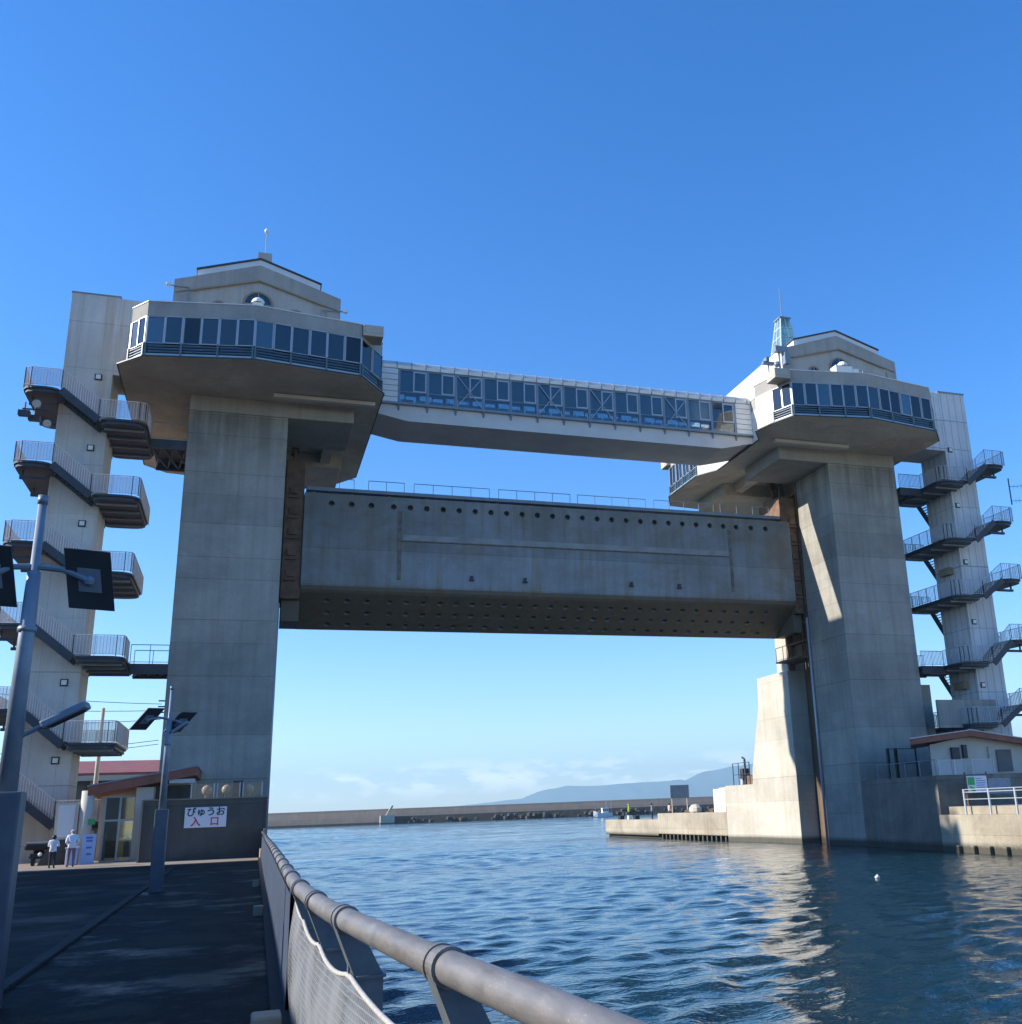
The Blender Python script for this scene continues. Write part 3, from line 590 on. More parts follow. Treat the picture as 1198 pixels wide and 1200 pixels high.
polyR = [(35.3, 58.35), (41.1, 57.5), (47.3, 58.6), (48.75, 60.2), (48.75, 78.6), (47.3, 80.4), (41.1, 81.4), (35.3, 80.6), (34.15, 78.2), (34.15, 72.4), (35.25, 70.6), (35.25, 63.2), (34.15, 61.6), (34.6, 59.95)]
glR = [6, 6, 2, 0, 2, 6, 6, 2, 8, 0, 0, 0, 0, 2]
towR = tower('grey concrete gate tower across the channel with a glass spire', (41.3, 47.4), (37.1, 47.4), 41.3, polyR, glR, 29.25, (36.4, 46.4, 41.4, 35.95, 37.55),
             [(34.6, 58.9), (34.4, 78.6)])
MB().box(47.403, 48.9, 65, 68.4, -1, 11.3).build('base_buttress', 'conc', towR)
# extras on the roofs
a = MB(); a.prism([(-1.05, 37.7), (-.15, 37.7), (-.2, 38.35), (-1., 38.35)], 'Y', 61.4, 62.4); a.build('lamp_base', 'conc_pale', towL)
a = MB(); a.tube([(-.6, 61.9, 38.3), (-.6, 61.9, 40.2)], .035, 6); ro = a.build('lamp_rod', 'frame', towL)
a = MB(); a.sphere((-.6, 61.9, 40.25), .14, 10, (1, 1, 1.3)); a.build('lantern', 'globe', ro, smooth=True)
def camera_pole(root, pts, head):
    a = MB(); a.tube(pts, .04, 6); p = a.build('camera_arm', 'grey', root)
    b = MB(); h = Vector(head); b.box(h.x-.15, h.x+.15, h.y-.12, h.y+.12, h.z-.1, h.z+.1); b.build('camera', 'white', p, bevel=.04)
camera_pole(towL, [(-4.9, 60.95, 33.6), (-4.9, 60.95, 35.0), (-5.75, 60.95, 35.0), (-5.95, 60.9, 35.02)], (-6.05, 60.9, 35.05))
camera_pole(towL, [(3.0, 60.95, 33.2), (3.0, 60.95, 34.5), (4.35, 60.95, 34.6)], (4.5, 60.9, 34.6))
a = MB(); a.sphere((4.9, 60.2, 32.9), .42, 14, half=False); a.build('dome', 'conc_pale', towL, smooth=True)
a = MB(); a.sphere((-.82, 60.3, 34.1), .42, 14, half=True); a.box(-1.15, -.5, 60, 60.6, 33, 34.1); a.build('radar_dome', 'globe', towL, smooth=False)
a = MB(); a.sphere((40.35, 59.2, 34.05), .42, 14, half=True); a.box(39.6, 41., 58.9, 59.8, 32.9, 34.02); a.box(41.1, 41.6, 59., 59.5, 33, 33.9); a.build('radar_dome', 'globe', towR)
a = MB()
for q in ((41.2, 59.1), (42., 59.1)): a.tube([(q[0], q[1], 32.9), (q[0], q[1], 34.0)], .03, 6)
a.tube([(41.2, 59.1, 34), (42., 59.1, 34)], .03, 6); a.build('guard_hoop', 'frame', towR)
a = MB(); a.tube([(35.9, 60.6, 32.9), (35.9, 60.6, 35.6)], .07, 6); a.tube([(34.7, 60.2, 32.9), (34.7, 60.2, 34.2)], .05, 6)
a.box(35.5, 36.5, 60.3, 60.7, 35.3, 35.75); a.box(36.1, 36.5, 60.1, 60.5, 34.3, 35.2); a.sphere((35.6, 60.5, 34.3), .24, 10)
a.box(34.2, 35.1, 60.0, 60.3, 34.0, 34.2); a.box(34.4, 34.65, 59.9, 60.4, 34.2, 34.5); a.build('camera_mast', 'grey', towR)
# glass spire
def spire(root):
    cx, cy, zb_, zt, wb, wt = 42.1, 70, 37.5, 43.4, 1.28, .42
    fr = MB()
    cs = [(-1, -1), (1, -1), (1, 1), (-1, 1)]
    def pt(c, f): w = wb+(wt-wb)*f; return (cx+c[0]*w, cy+c[1]*w, zb_+(zt-zb_)*f)
    for c in cs: fr.beam(pt(c, 0), pt(c, 1), .1, .1)
    for f in (0, .5, .68, .84, 1):
        for k in range(4): fr.beam(pt(cs[k], f), pt(cs[(k+1) % 4], f), .07, .07)
    for k in range(4):
        a, b = cs[k], cs[(k+1) % 4]; mlo = tuple((u+v)/2 for u, v in zip(pt(a, 0), pt(b, 0))); mhi = tuple((u+v)/2 for u, v in zip(pt(a, 1), pt(b, 1))); fr.beam(mlo, mhi, .07, .07)
    sp = fr.build('spire', 'spireframe', root)
    gl = MB()
    gl.add([pt((c[0]*.97, c[1]*.97), f) for f in (0, 1) for c in cs], [(k, (k+1) % 4, 4+(k+1) % 4, 4+k) for k in range(4)]); gl.build('spire_glass', 'tealglass', sp)
    m = MB(); m.box(cx-.55, cx+.55, cy-.55, cy+.55, zt, zt+.12); m.tube([(cx, cy, zt+.1), (cx, cy, zt+.6), (cx, cy, 46.6)], [.12, .05, .03], 6); m.build('spire_rod', 'grey', sp)
spire(towR)

# ------------------------------------------------------------------ sky bridge
sb = thing('sky_bridge', 'enclosed white footbridge hung between the two gate towers', 'footbridge', (20.6, 66.5, 29))
BY0, BY1 = 64.5, 68.6; xa, xb = 7.0, 35.24
gz = lambda x: 28.84+(0 if 9.1 < x < 32.6 else (.42*(9.1-x)/2.1 if x < 9.1 else .35*(x-32.6)/1.5))
m = MB(); pts = [(xa, 29.95), (xa, gz(xa)), (9.1, 28.84), (32.6, 28.84), (xb, gz(xb)), (xb, 29.95)]
m.prism(pts, 'X' if False else 'Y', BY0, BY0+.06); m.prism(pts, 'Y', BY1-.06, BY1); m.build('girder', 'girder', sb)
m = MB(); m.box(9.1, 32.6, BY0+.061, BY1-.061, 28.86, 29.4); m.prism([(xa, gz(xa)+.02), (9.097, 28.86), (9.097, 29.4), (xa, 29.6)], 'Y', BY0+.061, BY1-.061); m.prism([(32.603, 28.86), (xb, gz(xb)+.02), (xb, 29.6), (32.603, 29.4)], 'Y', BY0+.061, BY1-.061)
m.build('girder_soffit', 'girder_un', sb)
m = MB(); m.box(xa, xb, BY0-.22, BY1+.22, 29.953, 30.1); m.build('deck_edge', 'grey', sb)
br = MB()
for i in range(14):
    x = 8.5+1.95*i; br.prism([(BY0-.2, 29.95), (BY0-.003, 29.95), (BY0-.003, 29.55), (BY0-.1, 29.75)], 'X', x-.06, x+.06)
br.build('deck_bracket', 'grey', sb)
bx0 = 8.5; bay = 1.95
for side, yy, sg in (('front', BY0, -1), ('rear', BY1, 1)):
    po = MB()
    for i in range(14): po.box(bx0+bay*i-.09, bx0+bay*i+.09, yy-.07, yy+.07, 30.1, 32.62)
    po.box(bx0, bx0+13*bay, yy-.05, yy+.05, 32.5, 32.62); po.box(bx0, bx0+13*bay, yy-.05, yy+.05, 30.1, 30.2)
    po.box(bx0, bx0+13*bay, yy-.035, yy+.035, 30.92, 30.98)
    po.build('bridge_frame', 'grey', sb)
    for i in range(13):
        x0, x1 = bx0+bay*i+.09, bx0+bay*(i+1)-.09; xm = (x0+x1)/2
        MB().box(x0, xm, yy-.008, yy+.008, 30.99, 32.5).build('window', 'bglass', sb)
        fr = MB(); f0 = xm-.02
        for q in ((f0, x1, 30.98, 31.08), (f0, x1, 32.4, 32.5), (f0, f0+.09, 31.08, 32.4), (x1-.09, x1, 31.08, 32.4)): fr.box(q[0], q[1], yy+sg*.02-.035, yy+sg*.02+.035, q[2], q[3])
        w = fr.build('window', 'frame', sb)
        MB().box(f0+.05, x1-.05, yy+sg*.02-.008, yy+sg*.02+.008, 31.03, 32.45).build('pane', 'bglass', w)
        MB().box(x0, x1, yy-.01, yy+.01, 30.2, 30.92).build('lower_glazing', 'bglass', sb)
        if i in (2, 5, 7, 10):
            d = MB()
            for s1, s2 in ((0, 1), (1, 0)): d.beam((x0 if s1 == 0 else x1, yy+sg*.1+.01*s1, 30.2), (x1 if s1 == 0 else x0, yy+sg*.1+.01*s1, 32.5), .045, .045)
            d.build('cross_brace', 'frame', sb)
    for (l0, l1) in ((xa+.05, bx0-.09), (bx0+13*bay+.09, xb)):
        m = MB()
        for k in range(6): m.box(l0, l1, yy-.1+(0 if sg < 0 else .04), yy+.06+(0 if sg < 0 else .04), 30.1+k*.42, 30.1+k*.42+.38)
        m.build('louvre', 'white', sb)
        MB().box(l0, l1, min(yy, yy-sg*.1), max(yy, yy-sg*.1), 30.1, 32.62).build('louvre_backing', 'dark', sb)
rf = MB(); prof = [(BY0-.12, 32.62), (BY0-.16, 32.85), (BY0-.02, 33.1), (BY0+.3, 33.3), (BY0+.9, 33.42), (BY1-.9, 33.42), (BY1-.3, 33.3), (BY1+.02, 33.1), (BY1+.16, 32.85), (BY1+.12, 32.62)]
rf.prism(prof, 'X', xa, xb); rf.build('roof', 'roofmetal', sb)
for i in range(29):
    x = 7.35+.985*i; rb = MB()
    for a, b in zip(prof[:5], prof[1:5]): rb.beam((x, a[0]-.015, a[1]), (x, b[0]-.015, b[1]), .05, .05, up=(1, 0, 0))
    rb.build('roof_rib', 'grey', sb)
hr = MB()
for yy in (BY0+.35, BY1-.35):
    for i in range(13): hr.tube([(bx0+bay*i+.2, yy, 30.45), (bx0+bay*i+1.05, yy, 30.45)], .1, 8); hr.tube([(bx0+bay*i+1.2, yy, 30.45), (bx0+bay*i+1.85, yy, 30.45)], .1, 8)
hr.build('reflection_tube', 'sill', sb)  # pale tubes standing in for light-blue reflections behind the lower glass

# ------------------------------------------------------------------ the lift gate
gt = thing('lift_gate', 'huge grey steel water gate hoisted between the towers', 'water gate', (21.7, 71, 16))
GX0, GX1 = 2.9, 40.5
prof = [(69.2, 24.85), (69.2, 18.62), (69.24, 18.34), (69.36, 18.08), (69.55, 17.9), (73.0, 15.97), (73., 24.85)]
m = MB(); m.prism(prof, 'X', GX0, GX1); body = m.build('gate_body', ['gatepaint', 'gateunder'], gt)
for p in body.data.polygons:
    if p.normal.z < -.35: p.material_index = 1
hx = [4.95+i*1.0 for i in range(3)]+[8.15+i*1.02 for i in range(25)]+[33.95+i*1.12 for i in range(5)]
hx = [4.7, 6.05, 7.4]+[8.95+i*1.165 for i in range(23)]+[35.7, 37.0, 38.3]
cut = MB()
for x in hx:
    n = 14; cut.add([(x+.205*math.cos(2*math.pi*k/n), y, 24.15+.205*math.sin(2*math.pi*k/n)) for y in (69.0, 69.75) for k in range(n)], [tuple(range(n)), tuple(range(n, 2*n))[::-1]]+[(k, n+k, n+(k+1) % n, (k+1) % n) for k in range(n)])
un = Vector((0, .4882, .8727)); tv = Vector((0, .8727, -.4882))
for row, f in enumerate((.2, .52, .84)):
    for x in hx:
        c = Vector((x+row*.12, 69.55+3.45*f, 17.9-1.93*f)); n = 14
        cut.add([c+un*o+Vector((1, 0, 0))*.22*math.cos(2*math.pi*k/n)+tv*.22*math.sin(2*math.pi*k/n) for o in (-.2, .55) for k in range(n)], [tuple(range(n)), tuple(range(n, 2*n))[::-1]]+[(k, n+k, n+(k+1) % n, (k+1) % n) for k in range(n)])
co = cut.build('cutter', 'dark'); bo = body.modifiers.new('b', 'BOOLEAN'); co.location = (-LOC[gt.name][0]*0, 0, 0); bo.object = co; bo.operation = 'DIFFERENCE'; bo.solver = 'EXACT'
bpy.context.view_layer.update()
nm = bpy.data.meshes.new_from_object(body.evaluated_get(bpy.context.evaluated_depsgraph_get())); body.modifiers.clear(); body.data = nm; bpy.data.objects.remove(co)
m = MB(); m.box(9.6, 34.9, 69.165, 69.197, 21.75, 22.15); m.build('stiffener_band', 'gatepale', gt)
m = MB(); m.box(9.5, 34.9, 69.12, 69.197, 21.66, 21.74); m.build('ledge', 'rust', gt)
for x in (9.4, 35.05): m = MB(); m.box(x-.13, x+.13, 69.17, 69.197, 18.9, 23.9); m.build('rust_seam', 'rust', gt)
for x in (14.5, 18.4, 26.6, 30.5):
    m = MB(); m.box(x-.09, x+.09, 69.0, 69.197, 19.0, 19.35); m.box(x-.17, x+.17, 69.05, 69.197, 19.0, 19.1); m.build('fender_lug', 'dark', gt)
for q in ((1.75, 2.897), (40.503, 41.25)): MB().box(q[0], q[1], 69.9, 73.0, 15.98, 17.39).build('guide_shoe', 'gateunder', gt)
for xa_, xb_, z0, z1 in ((1.62, 2.87, 17.4, 27.2), (40.53, 41.2, 17.4, 25.), (39.8, 41.25, 24.88, 27.0)):
    m = MB(); m.box(xa_, xb_, 69.35, 72.8, z0, z1); m.build('roller_carriage', 'brown', gt, bevel=.04)
for z in np.arange(18.6, 24.6, 1.45):
    for xx in (2.25, 40.87):
        m = MB(); m.box(xx-.42, xx+.3, 69.18, 69.347, z, z+.12); m.box(xx-.3, xx+.2, 69.22, 69.347, z+.3, z+.75); m.build('roller', 'brown', gt)
m = MB(); m.box(3.0, 39.7, 69.22, 70.3, 25.04, 25.28)
for x in np.arange(3.5, 39.6, 2.6): m.box(x-.12, x+.12, 69.6, 70.2, 24.85, 25.04)
m.build('walkway', 'grey', gt)
for x0, x1 in ((5.2, 6.2), (7.2, 9.7), (10.4, 15.9), (16.6, 22.1), (22.7, 28.2), (28.9, 34.), (34.6, 38.9)):
    rail_mesh([(x0, 69.55, 25.28), (x1, 69.55, 25.28)], .78, 0, 1.25, .02, mid=False).build('handrail', 'grey', gt)

# ------------------------------------------------------------------ lift shafts with wrap-round stairs
def lift_tower(label, x0, x1, s, zo, zi, wm, walk, legx, railm):
    """s=-1: the outer side is towards -X"""
    Y0, Y1 = 63.0, 66.2; xo, xi = (x0, x1) if s < 0 else (x1, x0)
    t = thing('lift_shaft', label, 'lift shaft', ((x0+x1)/2, 64.6, GZ))
    MB().box(x0, x1, Y0, Y1, 1.0, 34.8).build('shaft', wm, t)
    MB().box(x0-.04, x1+.04, Y0-.04, Y1+.04, 34.8, 34.88).build('coping', 'grey', t)
    A = lambda f: xo-s*f        # inward from the outer face
    YN = 61.15; pm = 'meshbeige' if s < 0 else 'meshpale'; YB = 67.7
    def slab(pts, z, name='landing'):
        m = MB(); m.prism(rounded(pts, .95), 'Z', z-.12, z); m.prism(rounded(offs(pts, -.1), .9), 'Z', z-.3, z-.123); return m.build(name, 'dark', t)
    for k, z in enumerate(zo):
        o1 = xo+s*1.7; p = [(o1, YN), (A(.35), YN), (A(.35), Y0-.003), (xo+s*.003, Y0-.003), (xo+s*.003, Y1+.003), (A(.3), Y1+.003), (A(.3), YB), (o1, YB)]
        q = slab(p, z)
        path = [(A(.35), YN+.05, z), (o1-s*.45, YN+.05, z), (o1-s*.12, YN+.18, z), (o1-s*.05, YN+.5, z), (o1-s*.05, YB-.05, z), (A(.3), YB-.05, z)]
        rail_mesh(path, 1.15, .16, 1.0, panel=True, barr=.011).build('railing', [railm, pm], q)
        for yy in (62.3, 65.7):
            m = MB(); m.box(min(o1-s*.3, xo), max(o1-s*.3, xo), yy-.1, yy+.1, z-.78, z-.62); m.beam((o1-s*.45, yy, z-.63), (o1-s*.45, yy, z-.3), .1, .1)
            m.build('landing_bracket', 'dark', q)
        if k < len(zi):
            z2 = zi[k]; xs_, xe = A(.35), xi+s*.25
            fl = MB(); nst = max(3, round((z-z2)/.19))
            for i in range(nst):
                f0 = i/nst; xx0 = xs_+(xe-xs_)*f0; xx1 = xs_+(xe-xs_)*(i+1)/nst; zt = z-(z-z2)*(i+1)/nst
                fl.box(min(xx0, xx1), max(xx0, xx1), YN+.08, Y0-.08, zt-.04, zt)
            for yy in (YN+.04, Y0-.05): fl.beam((xs_, yy, z-.14), (xe, yy, z2-.14), .07, .42)
            fo = fl.build('stair_flight', 'dark', t)
            rail_mesh([(xs_, YN+.05, z), (xe, YN+.05, z2)], 1.15, .16, 1.2, panel=True, barr=.011).build('railing', [railm, pm], fo)
            i1 = xi-s*2.35; p = [(i1, YN), (xi+s*.25, YN), (xi+s*.25, Y0-.003), (xi-s*.003, Y0-.003), (xi-s*.003, Y1+.003), (xi+s*.3, Y1+.003), (xi+s*.3, YB), (i1, YB)]
            q = slab(p, z2)
            path = [(xi+s*.25, YN+.05, z2), (i1+s*.45, YN+.05, z2), (i1+s*.12, YN+.18, z2), (i1+s*.05, YN+.5, z2), (i1+s*.05, YB-.05, z2), (xi+s*.3, YB-.05, z2)]
            if k in walk: path = path[:4]+[(i1+s*.05, 63.6, z2)]
            rail_mesh(path, 1.15, .16, 1.0, panel=True, barr=.011).build('railing', [railm, pm], q)
            for yy in (62.1, 63.6, 65.1, 66.6): MB().box(min(i1+s*.2, xi), max(i1+s*.2, xi), yy-.06, yy+.06, z2-.42, z2-.303).build('landing_bracket', 'grey', q)
            if k+1 < len(zo):
                z3 = zo[k+1]; fl = MB(); nst = max(3, round((z2-z3)/.19)); xs_, xe = xi+s*.3, A(.3)
                for i in range(nst):
                    xx0 = xs_+(xe-xs_)*i/nst; xx1 = xs_+(xe-xs_)*(i+1)/nst; zt = z2-(z2-z3)*(i+1)/nst
                    fl.box(min(xx0, xx1), max(xx0, xx1), Y1+.08, YB-.1, zt-.04, zt)
                for yy in (Y1+.06, YB-.05): fl.beam((xs_, yy, z2-.14), (xe, yy, z3-.14), .07, .42)
                fl.build('stair_flight', 'dark', t)
            if k in walk:
                wx0, wx1 = sorted((i1, legx)); wy0, wy1 = walk[k]
                m = MB(); m.box(wx0, wx1, wy0, wy1, z2-.12, z2-.01)
                for yy in (wy0+.08, wy1-.08): m.box(wx0, wx1, yy-.08, yy+.08, z2-.6, z2-.123)
                nb = 3
                for i in range(nb):
                    a_, b_2 = wx0+(wx1-wx0)*i/nb, wx0+(wx1-wx0)*(i+1)/nb
                    m.beam((a_, wy0, z2-.45), (b_2, wy1, z2-.45), .1, .1); m.beam((a_, wy1, z2-.45), (b_2, wy0, z2-.45), .1, .1)
                wk = m.build('walkway', 'dark', t)
                rail_mesh([(wx0, wy0+.05, z2), (wx1, wy0+.05, z2)], 1.1, .0 if s < 0 else .12, 1.0).build('railing', 'grey', wk)
                rail_mesh([(wx0, wy1-.05, z2), (wx1, wy1-.05, z2)], 1.1, .0 if s < 0 else .12, 1.0).build('railing', 'grey', wk)
    for k, z in enumerate(zo):      # bulkhead lamps on the front face, one above each flight
        m = MB(); fx = xi+s*.75+(.0 if s < 0 else -.3); m.box(fx-.2, fx+.2, Y0-.05, Y0-.003, z+1.4, z+1.8); lm = m.build('bulkhead_lamp', 'dark', t)
        MB().box(fx-.13, fx+.13, Y0-.12, Y0-.053, z+1.47, z+1.73).build('lamp_lens', 'globe', lm)
    return t
MT['rail_pale'] = mat('pale_blue_rail', (.42, .47, .52), .5, var=.1)
MT['rail_beige'] = mat('beige_rail_bars', (.68, .6, .55), .55, var=.1)
lL = lift_tower('pale panelled lift shaft with beige railed stairs beside the entrance', -11.6, -8.9, -1, [27.75, 23.2, 18.55, 13.95, 9.4, 5.2], [26.1, 21.5, 17.0, 12.25, 7.6, 3.5], 'elev', {0: (64.1, 68.6), 3: (64.1, 66.4)}, -4.503, 'rail_beige')
lR = lift_tower('pale grid panelled lift shaft with stairs across the channel', 51.7, 54.25, 1, [28.2, 23.55, 18.95, 14.25, 9.45], [26.55, 21.95, 17.55, 12.55, 8.1], 'elev_r', {0: (63.6, 67.0), 3: (63.6, 66.0)}, 47.403, 'rail_pale')
MB().box(-8.897, -7.0, 63.02, 66.18, 29.6, 34.72).build('link_block', 'elev', lL); MB().box(49.3, 51.697, 63.02, 66.18, 29.7, 34.72).build('link_block', 'elev_r', lR)
m = MB(); m.box(47.41, 52.6, 62.4, 62.6, 7.9, 9.9); m.build('stair_parapet', 'conc', lR)
for z in (19.8, 10.9):
    m = MB(); m.box(51.25, 51.697, 64., 65.2, z, z+.55); m.build('door_hood', 'trim', lR)
m = MB()
for x, yy in ((-13.1, 61.9), (-12.7, 62.6)):
    m.tube([(x, yy, 26.95), (x, yy, 26.4)], .05, 6); m.box(x-.3, x+.3, yy-.2, yy+.2, 26.1, 26.4)
m.tube([(-13.2, 61.8, 26.5), (-11.9, 61.8, 26.5)], .05, 6)
m.build('loudspeaker_bracket', 'dark', lL)
for p, r_ in (((-12.45, 61.7, 26.75), .24), ((-11.85, 62.0, 25.7), .22)):
    m = MB(); m.tube([(p[0], p[1]+.3, p[2]), (p[0], p[1]-.25, p[2])], [.1, r_], 12); m.build('loudspeaker', 'conc_pale', lL)
an = thing('yagi_antenna', 'thin yagi antenna under the top outer stair landing', 'antenna', (57.0, 62, 26.4))
m = MB(); m.tube([(56.6, 62, 27.4), (56.6, 62, 25.2)], .05, 6); m.build('mast', 'dark', an)
for z in (26.7, 25.5):
    m = MB(); m.tube([(56.6, 62, z), (58.6, 61.6, z+.15)], .025, 5)
    for k in range(6): x = 57+.28*k; m.tube([(x, 61.95-.08*k, z-.18+.02*k), (x, 61.95-.08*k, z+.22+.02*k)], .015, 4)
    m.build('element', 'grey', an)

# ------------------------------------------------------------------ right bank
def struct(mb, name, m, label, cat='quay', bevel=0): return tag(mb.build(name, m, bevel=bevel), label, cat, kind='structure')
m = MB(); m.prism([(41.28, 63.99), (39.75, 53.3), (160, 53.3), (160, 84), (47.6, 84), (47.6, 63.99)], 'Z', -2, 4.4); struct(m, 'quay_ground', 'podium_far', 'upper concrete quay under the far tower', 'quay')
m = MB(); m.box(39.6, 160, -60, 53.29, -2, 2.1); m.box(40.3, 160, -60, 53.25, 2.1, 2.55); struct(m, 'quay_ground', 'quay', 'lower quay with a sunlit channel wall', 'quay')
m = MB(); m.prism([(41.3, 80), (40.6, 84.6), (47.6, 84.6), (47.6, 73)], 'Z', -2, 4.7) ; struct(m, 'quay_ground', 'conc_pale', 'high quay end beyond the far tower', 'quay')
m = MB(); m.box(40.6, 60, 84.61, 101, .45, 2.45); m.box(41.2, 60, 84.61, 101, -2, .447); struct(m, 'jetty', 'quay', 'long concrete jetty in the sun', 'jetty', bevel=.04)
m = MB(); m.box(40.6, 50, 101.01, 117.5, .25, 1.85); m.box(41., 50, 101.01, 117.5, -2, .247); struct(m, 'jetty', 'quay', 'low outer end of the jetty', 'jetty', bevel=.04)
def fender_row(x, y0, y1, z0, z1, n, label):
    t = thing('fender_row', label, 'fender row', (x, (y0+y1)/2, z0)); m = MB(); m.box(x+.3, x+.36, y0, y1, z0-.6, z1); m.build('backing', 'black', t)
    for i in range(n):
        y = y0+(y1-y0)*(i+.5)/n; m = MB(); m.box(x, x+.298, y-.14, y+.14, z0-.6, z1); m.build('fender', 'quay', t, bevel=.04)
fender_row(40.75, 85, 100.8, -.2, .44, 16, 'row of concrete piles below the long jetty')
fender_row(39.32, 20, 52.3, -.2, .42, 24, 'row of concrete piles below the sunlit quay wall')
# entrance house on the right bank
eh = thing('pavilion', 'cream pavilion under a red edged gable roof by the far tower', 'pavilion', (46, 58, 4.4))
def skew(mb, y0, k):
    mb.v = [(x+(y-y0)*k, y, z) for x, y, z in mb.v]; return mb
m = MB(); m.box(41.55, 52, 56.7, 60.5, 4.4, 6.0); m.prism([(41.55, 6.), (52, 6.), (52, 6.5), (44.9, 6.95), (41.55, 6.4)], 'Y', 56.7, 60.5); skew(m, 56, .72).build('wall', 'plaster', eh)
def slope_roof(pts, th, y0, y1, root):
    k = .72
    lo = [(p[0], p[1]) for p in pts]; up = [(p[0], p[1]+th) for p in reversed(pts)]
    skew(MB().prism(lo+up, 'Y', y0, y1), 56, k).build('fascia', 'redtrim', root)
    skew(MB().prism([(p[0], p[1]+th+.003) for p in pts]+[(p[0], p[1]+th+.06) for p in reversed(pts)], 'Y', y0-.05, y1+.05), 56, k).build('roof', 'frame', root)
slope_roof([(40.1, 6.38), (44.9, 6.88), (51.5, 5.95)], .36, 56., 61., eh)
m = MB(); m.box(43.6, 44.2, 56.5, 56.697, 5.4, 6.2); m.box(44.5, 44.8, 56.5, 56.697, 5.5, 6.35); m.build('ventilator', 'dark', eh)
m = MB(); m.box(47.2, 48.4, 56.62, 56.697, 4.6, 6.0); m.build('window', 'inside', eh); m = MB(); m.tube([(46.6, 56.6, 4.6), (46.6, 56.6, 6.2)], .06, 6); m.build('pillar', 'plaster', eh)
fr = thing('steel_fence', 'black steel fence standing against the tower foot', 'fence', (43.4, 62, 4.4))
m = MB()
for x, r_ in ((42.4, .09), (43.05, .09), (44.7, .04)): m.box(x-r_, x+r_, 61.95-r_, 61.95+r_, 4.4, 6.5)
m.beam((42.4, 61.95, 6.45), (44.7, 61.95, 6.45), .05, .05); m.beam((43.0, 61.95, 5.45), (44.7, 61.95, 5.45), .05, .05); m.build('frame', 'black', fr)
sc = thing('clear_screen', 'row of clear plastic windbreak screens on the far quay', 'screen', (41.5, 53.4, 4.4))
for x0, x1 in ((39.95, 41.05), (41.1, 41.85), (42.4, 44.0)):
    p = MB().box(x0, x1, 53.2, 53.23, 4.42, 5.25).build('sheet', 'frosted', sc)
    m = MB()
    for q in (x0, x1): m.box(q-.025, q+.025, 53.17, 53.26, 4.4, 5.3)
    m.box(x0, x1, 53.18, 53.25, 5.25, 5.3); m.build('frame', 'frame', p)
ib = thing('information_board', 'white notice board with a green emblem on far quay', 'notice board', (41.2, 51.8, 2.55))
m = MB(); m.box(40.72, 42.15, 51.75, 51.8, 3.3, 4.27); m.build('board', 'signwhite', ib)
m = MB(); m.box(40.78, 41.25, 51.735, 51.748, 3.75, 4.2); m.prism([(40.85, 3.7), (41.2, 3.6), (41.25, 3.38), (41.0, 3.36)], 'Y', 51.735, 51.748); m.build('emblem', 'green', ib)
m = MB()
for k, (a, b) in enumerate(((41.35, 41.8), (41.35, 42.05), (41.35, 42.05), (41.35, 41.95), (41.35, 42.05))): m.box(a, b, 51.738, 51.748, 4.1-k*.13, 4.135-k*.13)
m.build('printed_text', 'blueink', ib)
m = MB()
for x in (40.65, 42.2): m.tube([(x, 51.8, 2.5), (x, 51.8, 4.5)], .05, 6)
m.build('post', 'brown', ib)
m = MB(); m.box(42.3, 44, 51.9, 52.1, 3.2, 4.1); tag(m.build('crate', 'lead'), 'blue grey cabinet beside the white notice board', 'cabinet')
rr = thing('railing', 'pale pipe railing along the sunlit quay wall', 'railing', (39.95, 40, 2.1))
m = MB(); 
for z in (2.95, 3.35, 3.5): m.tube([(39.95, -20, z), (39.95, 51.3, z)], .026, 6)
m.build('rail', 'frame', rr)
for y in np.arange(51.2, 14, -2.15):
    m = MB(); m.box(39.91, 39.99, y-.05, y+.05, 2.1, 3.52); m.build('post', 'frame', rr)
hr_ = MB(); 
for y in np.arange(52.3, 64, 1.9): hr_.tube([(41.6-(64-y)*.12, y, 4.4), (41.6-(64-y)*.12, y, 5.4)], .025, 6)
for y0, y1 in ((54.2, 61.8),): hr_.tube([(41.6-(64-y0)*.12, y0, 5.35), (41.6-(64-y1)*.12, y1, 5.35)], .025, 6)
tag(hr_.build('railing', 'grey'), 'thin grey hand rail on the upper quay edge', 'railing')
# beyond the tower
fe = thing('fence', 'tall thin mesh fence frame at the quay end', 'fence', (42, 85, 4.7))
m = MB()
for y in (83.3, 84.4): m.beam((41.4, y, 4.7), (41.4, y, 6.6), .06, .06)
for z in (5.6, 6.58): m.beam((41.4, 81.2, z), (41.4, 84.4, z), .05, .05)
m.beam((41.4, 81.2, 4.7), (41.4, 81.2, 6.6), .06, .06); m.build('frame', 'dark', fe)
wi = thing('winch', 'dark quay winch with crooked upright beside the pier', 'winch', (42, 82, 4.7))
m = MB(); m.box(41.6, 43, 80.2, 82.2, 4.7, 5.5); m.build('base', 'brown', wi, bevel=.03)
m = MB(); m.tube([(41.7, 82.6, 4.7), (41.7, 82.6, 6.9), (41.7, 83.0, 7.05)], .1, 8); m.build('upright', 'dark', wi)
m = MB(); m.tube([(41.5, 83.2, 5.0), (42.4, 83.2, 5.0)], .35, 12); m.build('drum', 'frame', wi); m = MB(); m.box(41.5, 42.2, 82.7, 83.3, 5.2, 6.1); m.build('motor', 'dark', wi, bevel=.03)
m = MB(); m.box(41.3, 43.2, 86.2, 88.7, 2.45, 4.5); m.box(41.9, 43.2, 86.2, 88.7, 4.503, 4.6)
bk = m.build('concrete_block', 'white', bevel=.04); tag(bk, 'white painted concrete block with a yellow end on jetty', 'block')
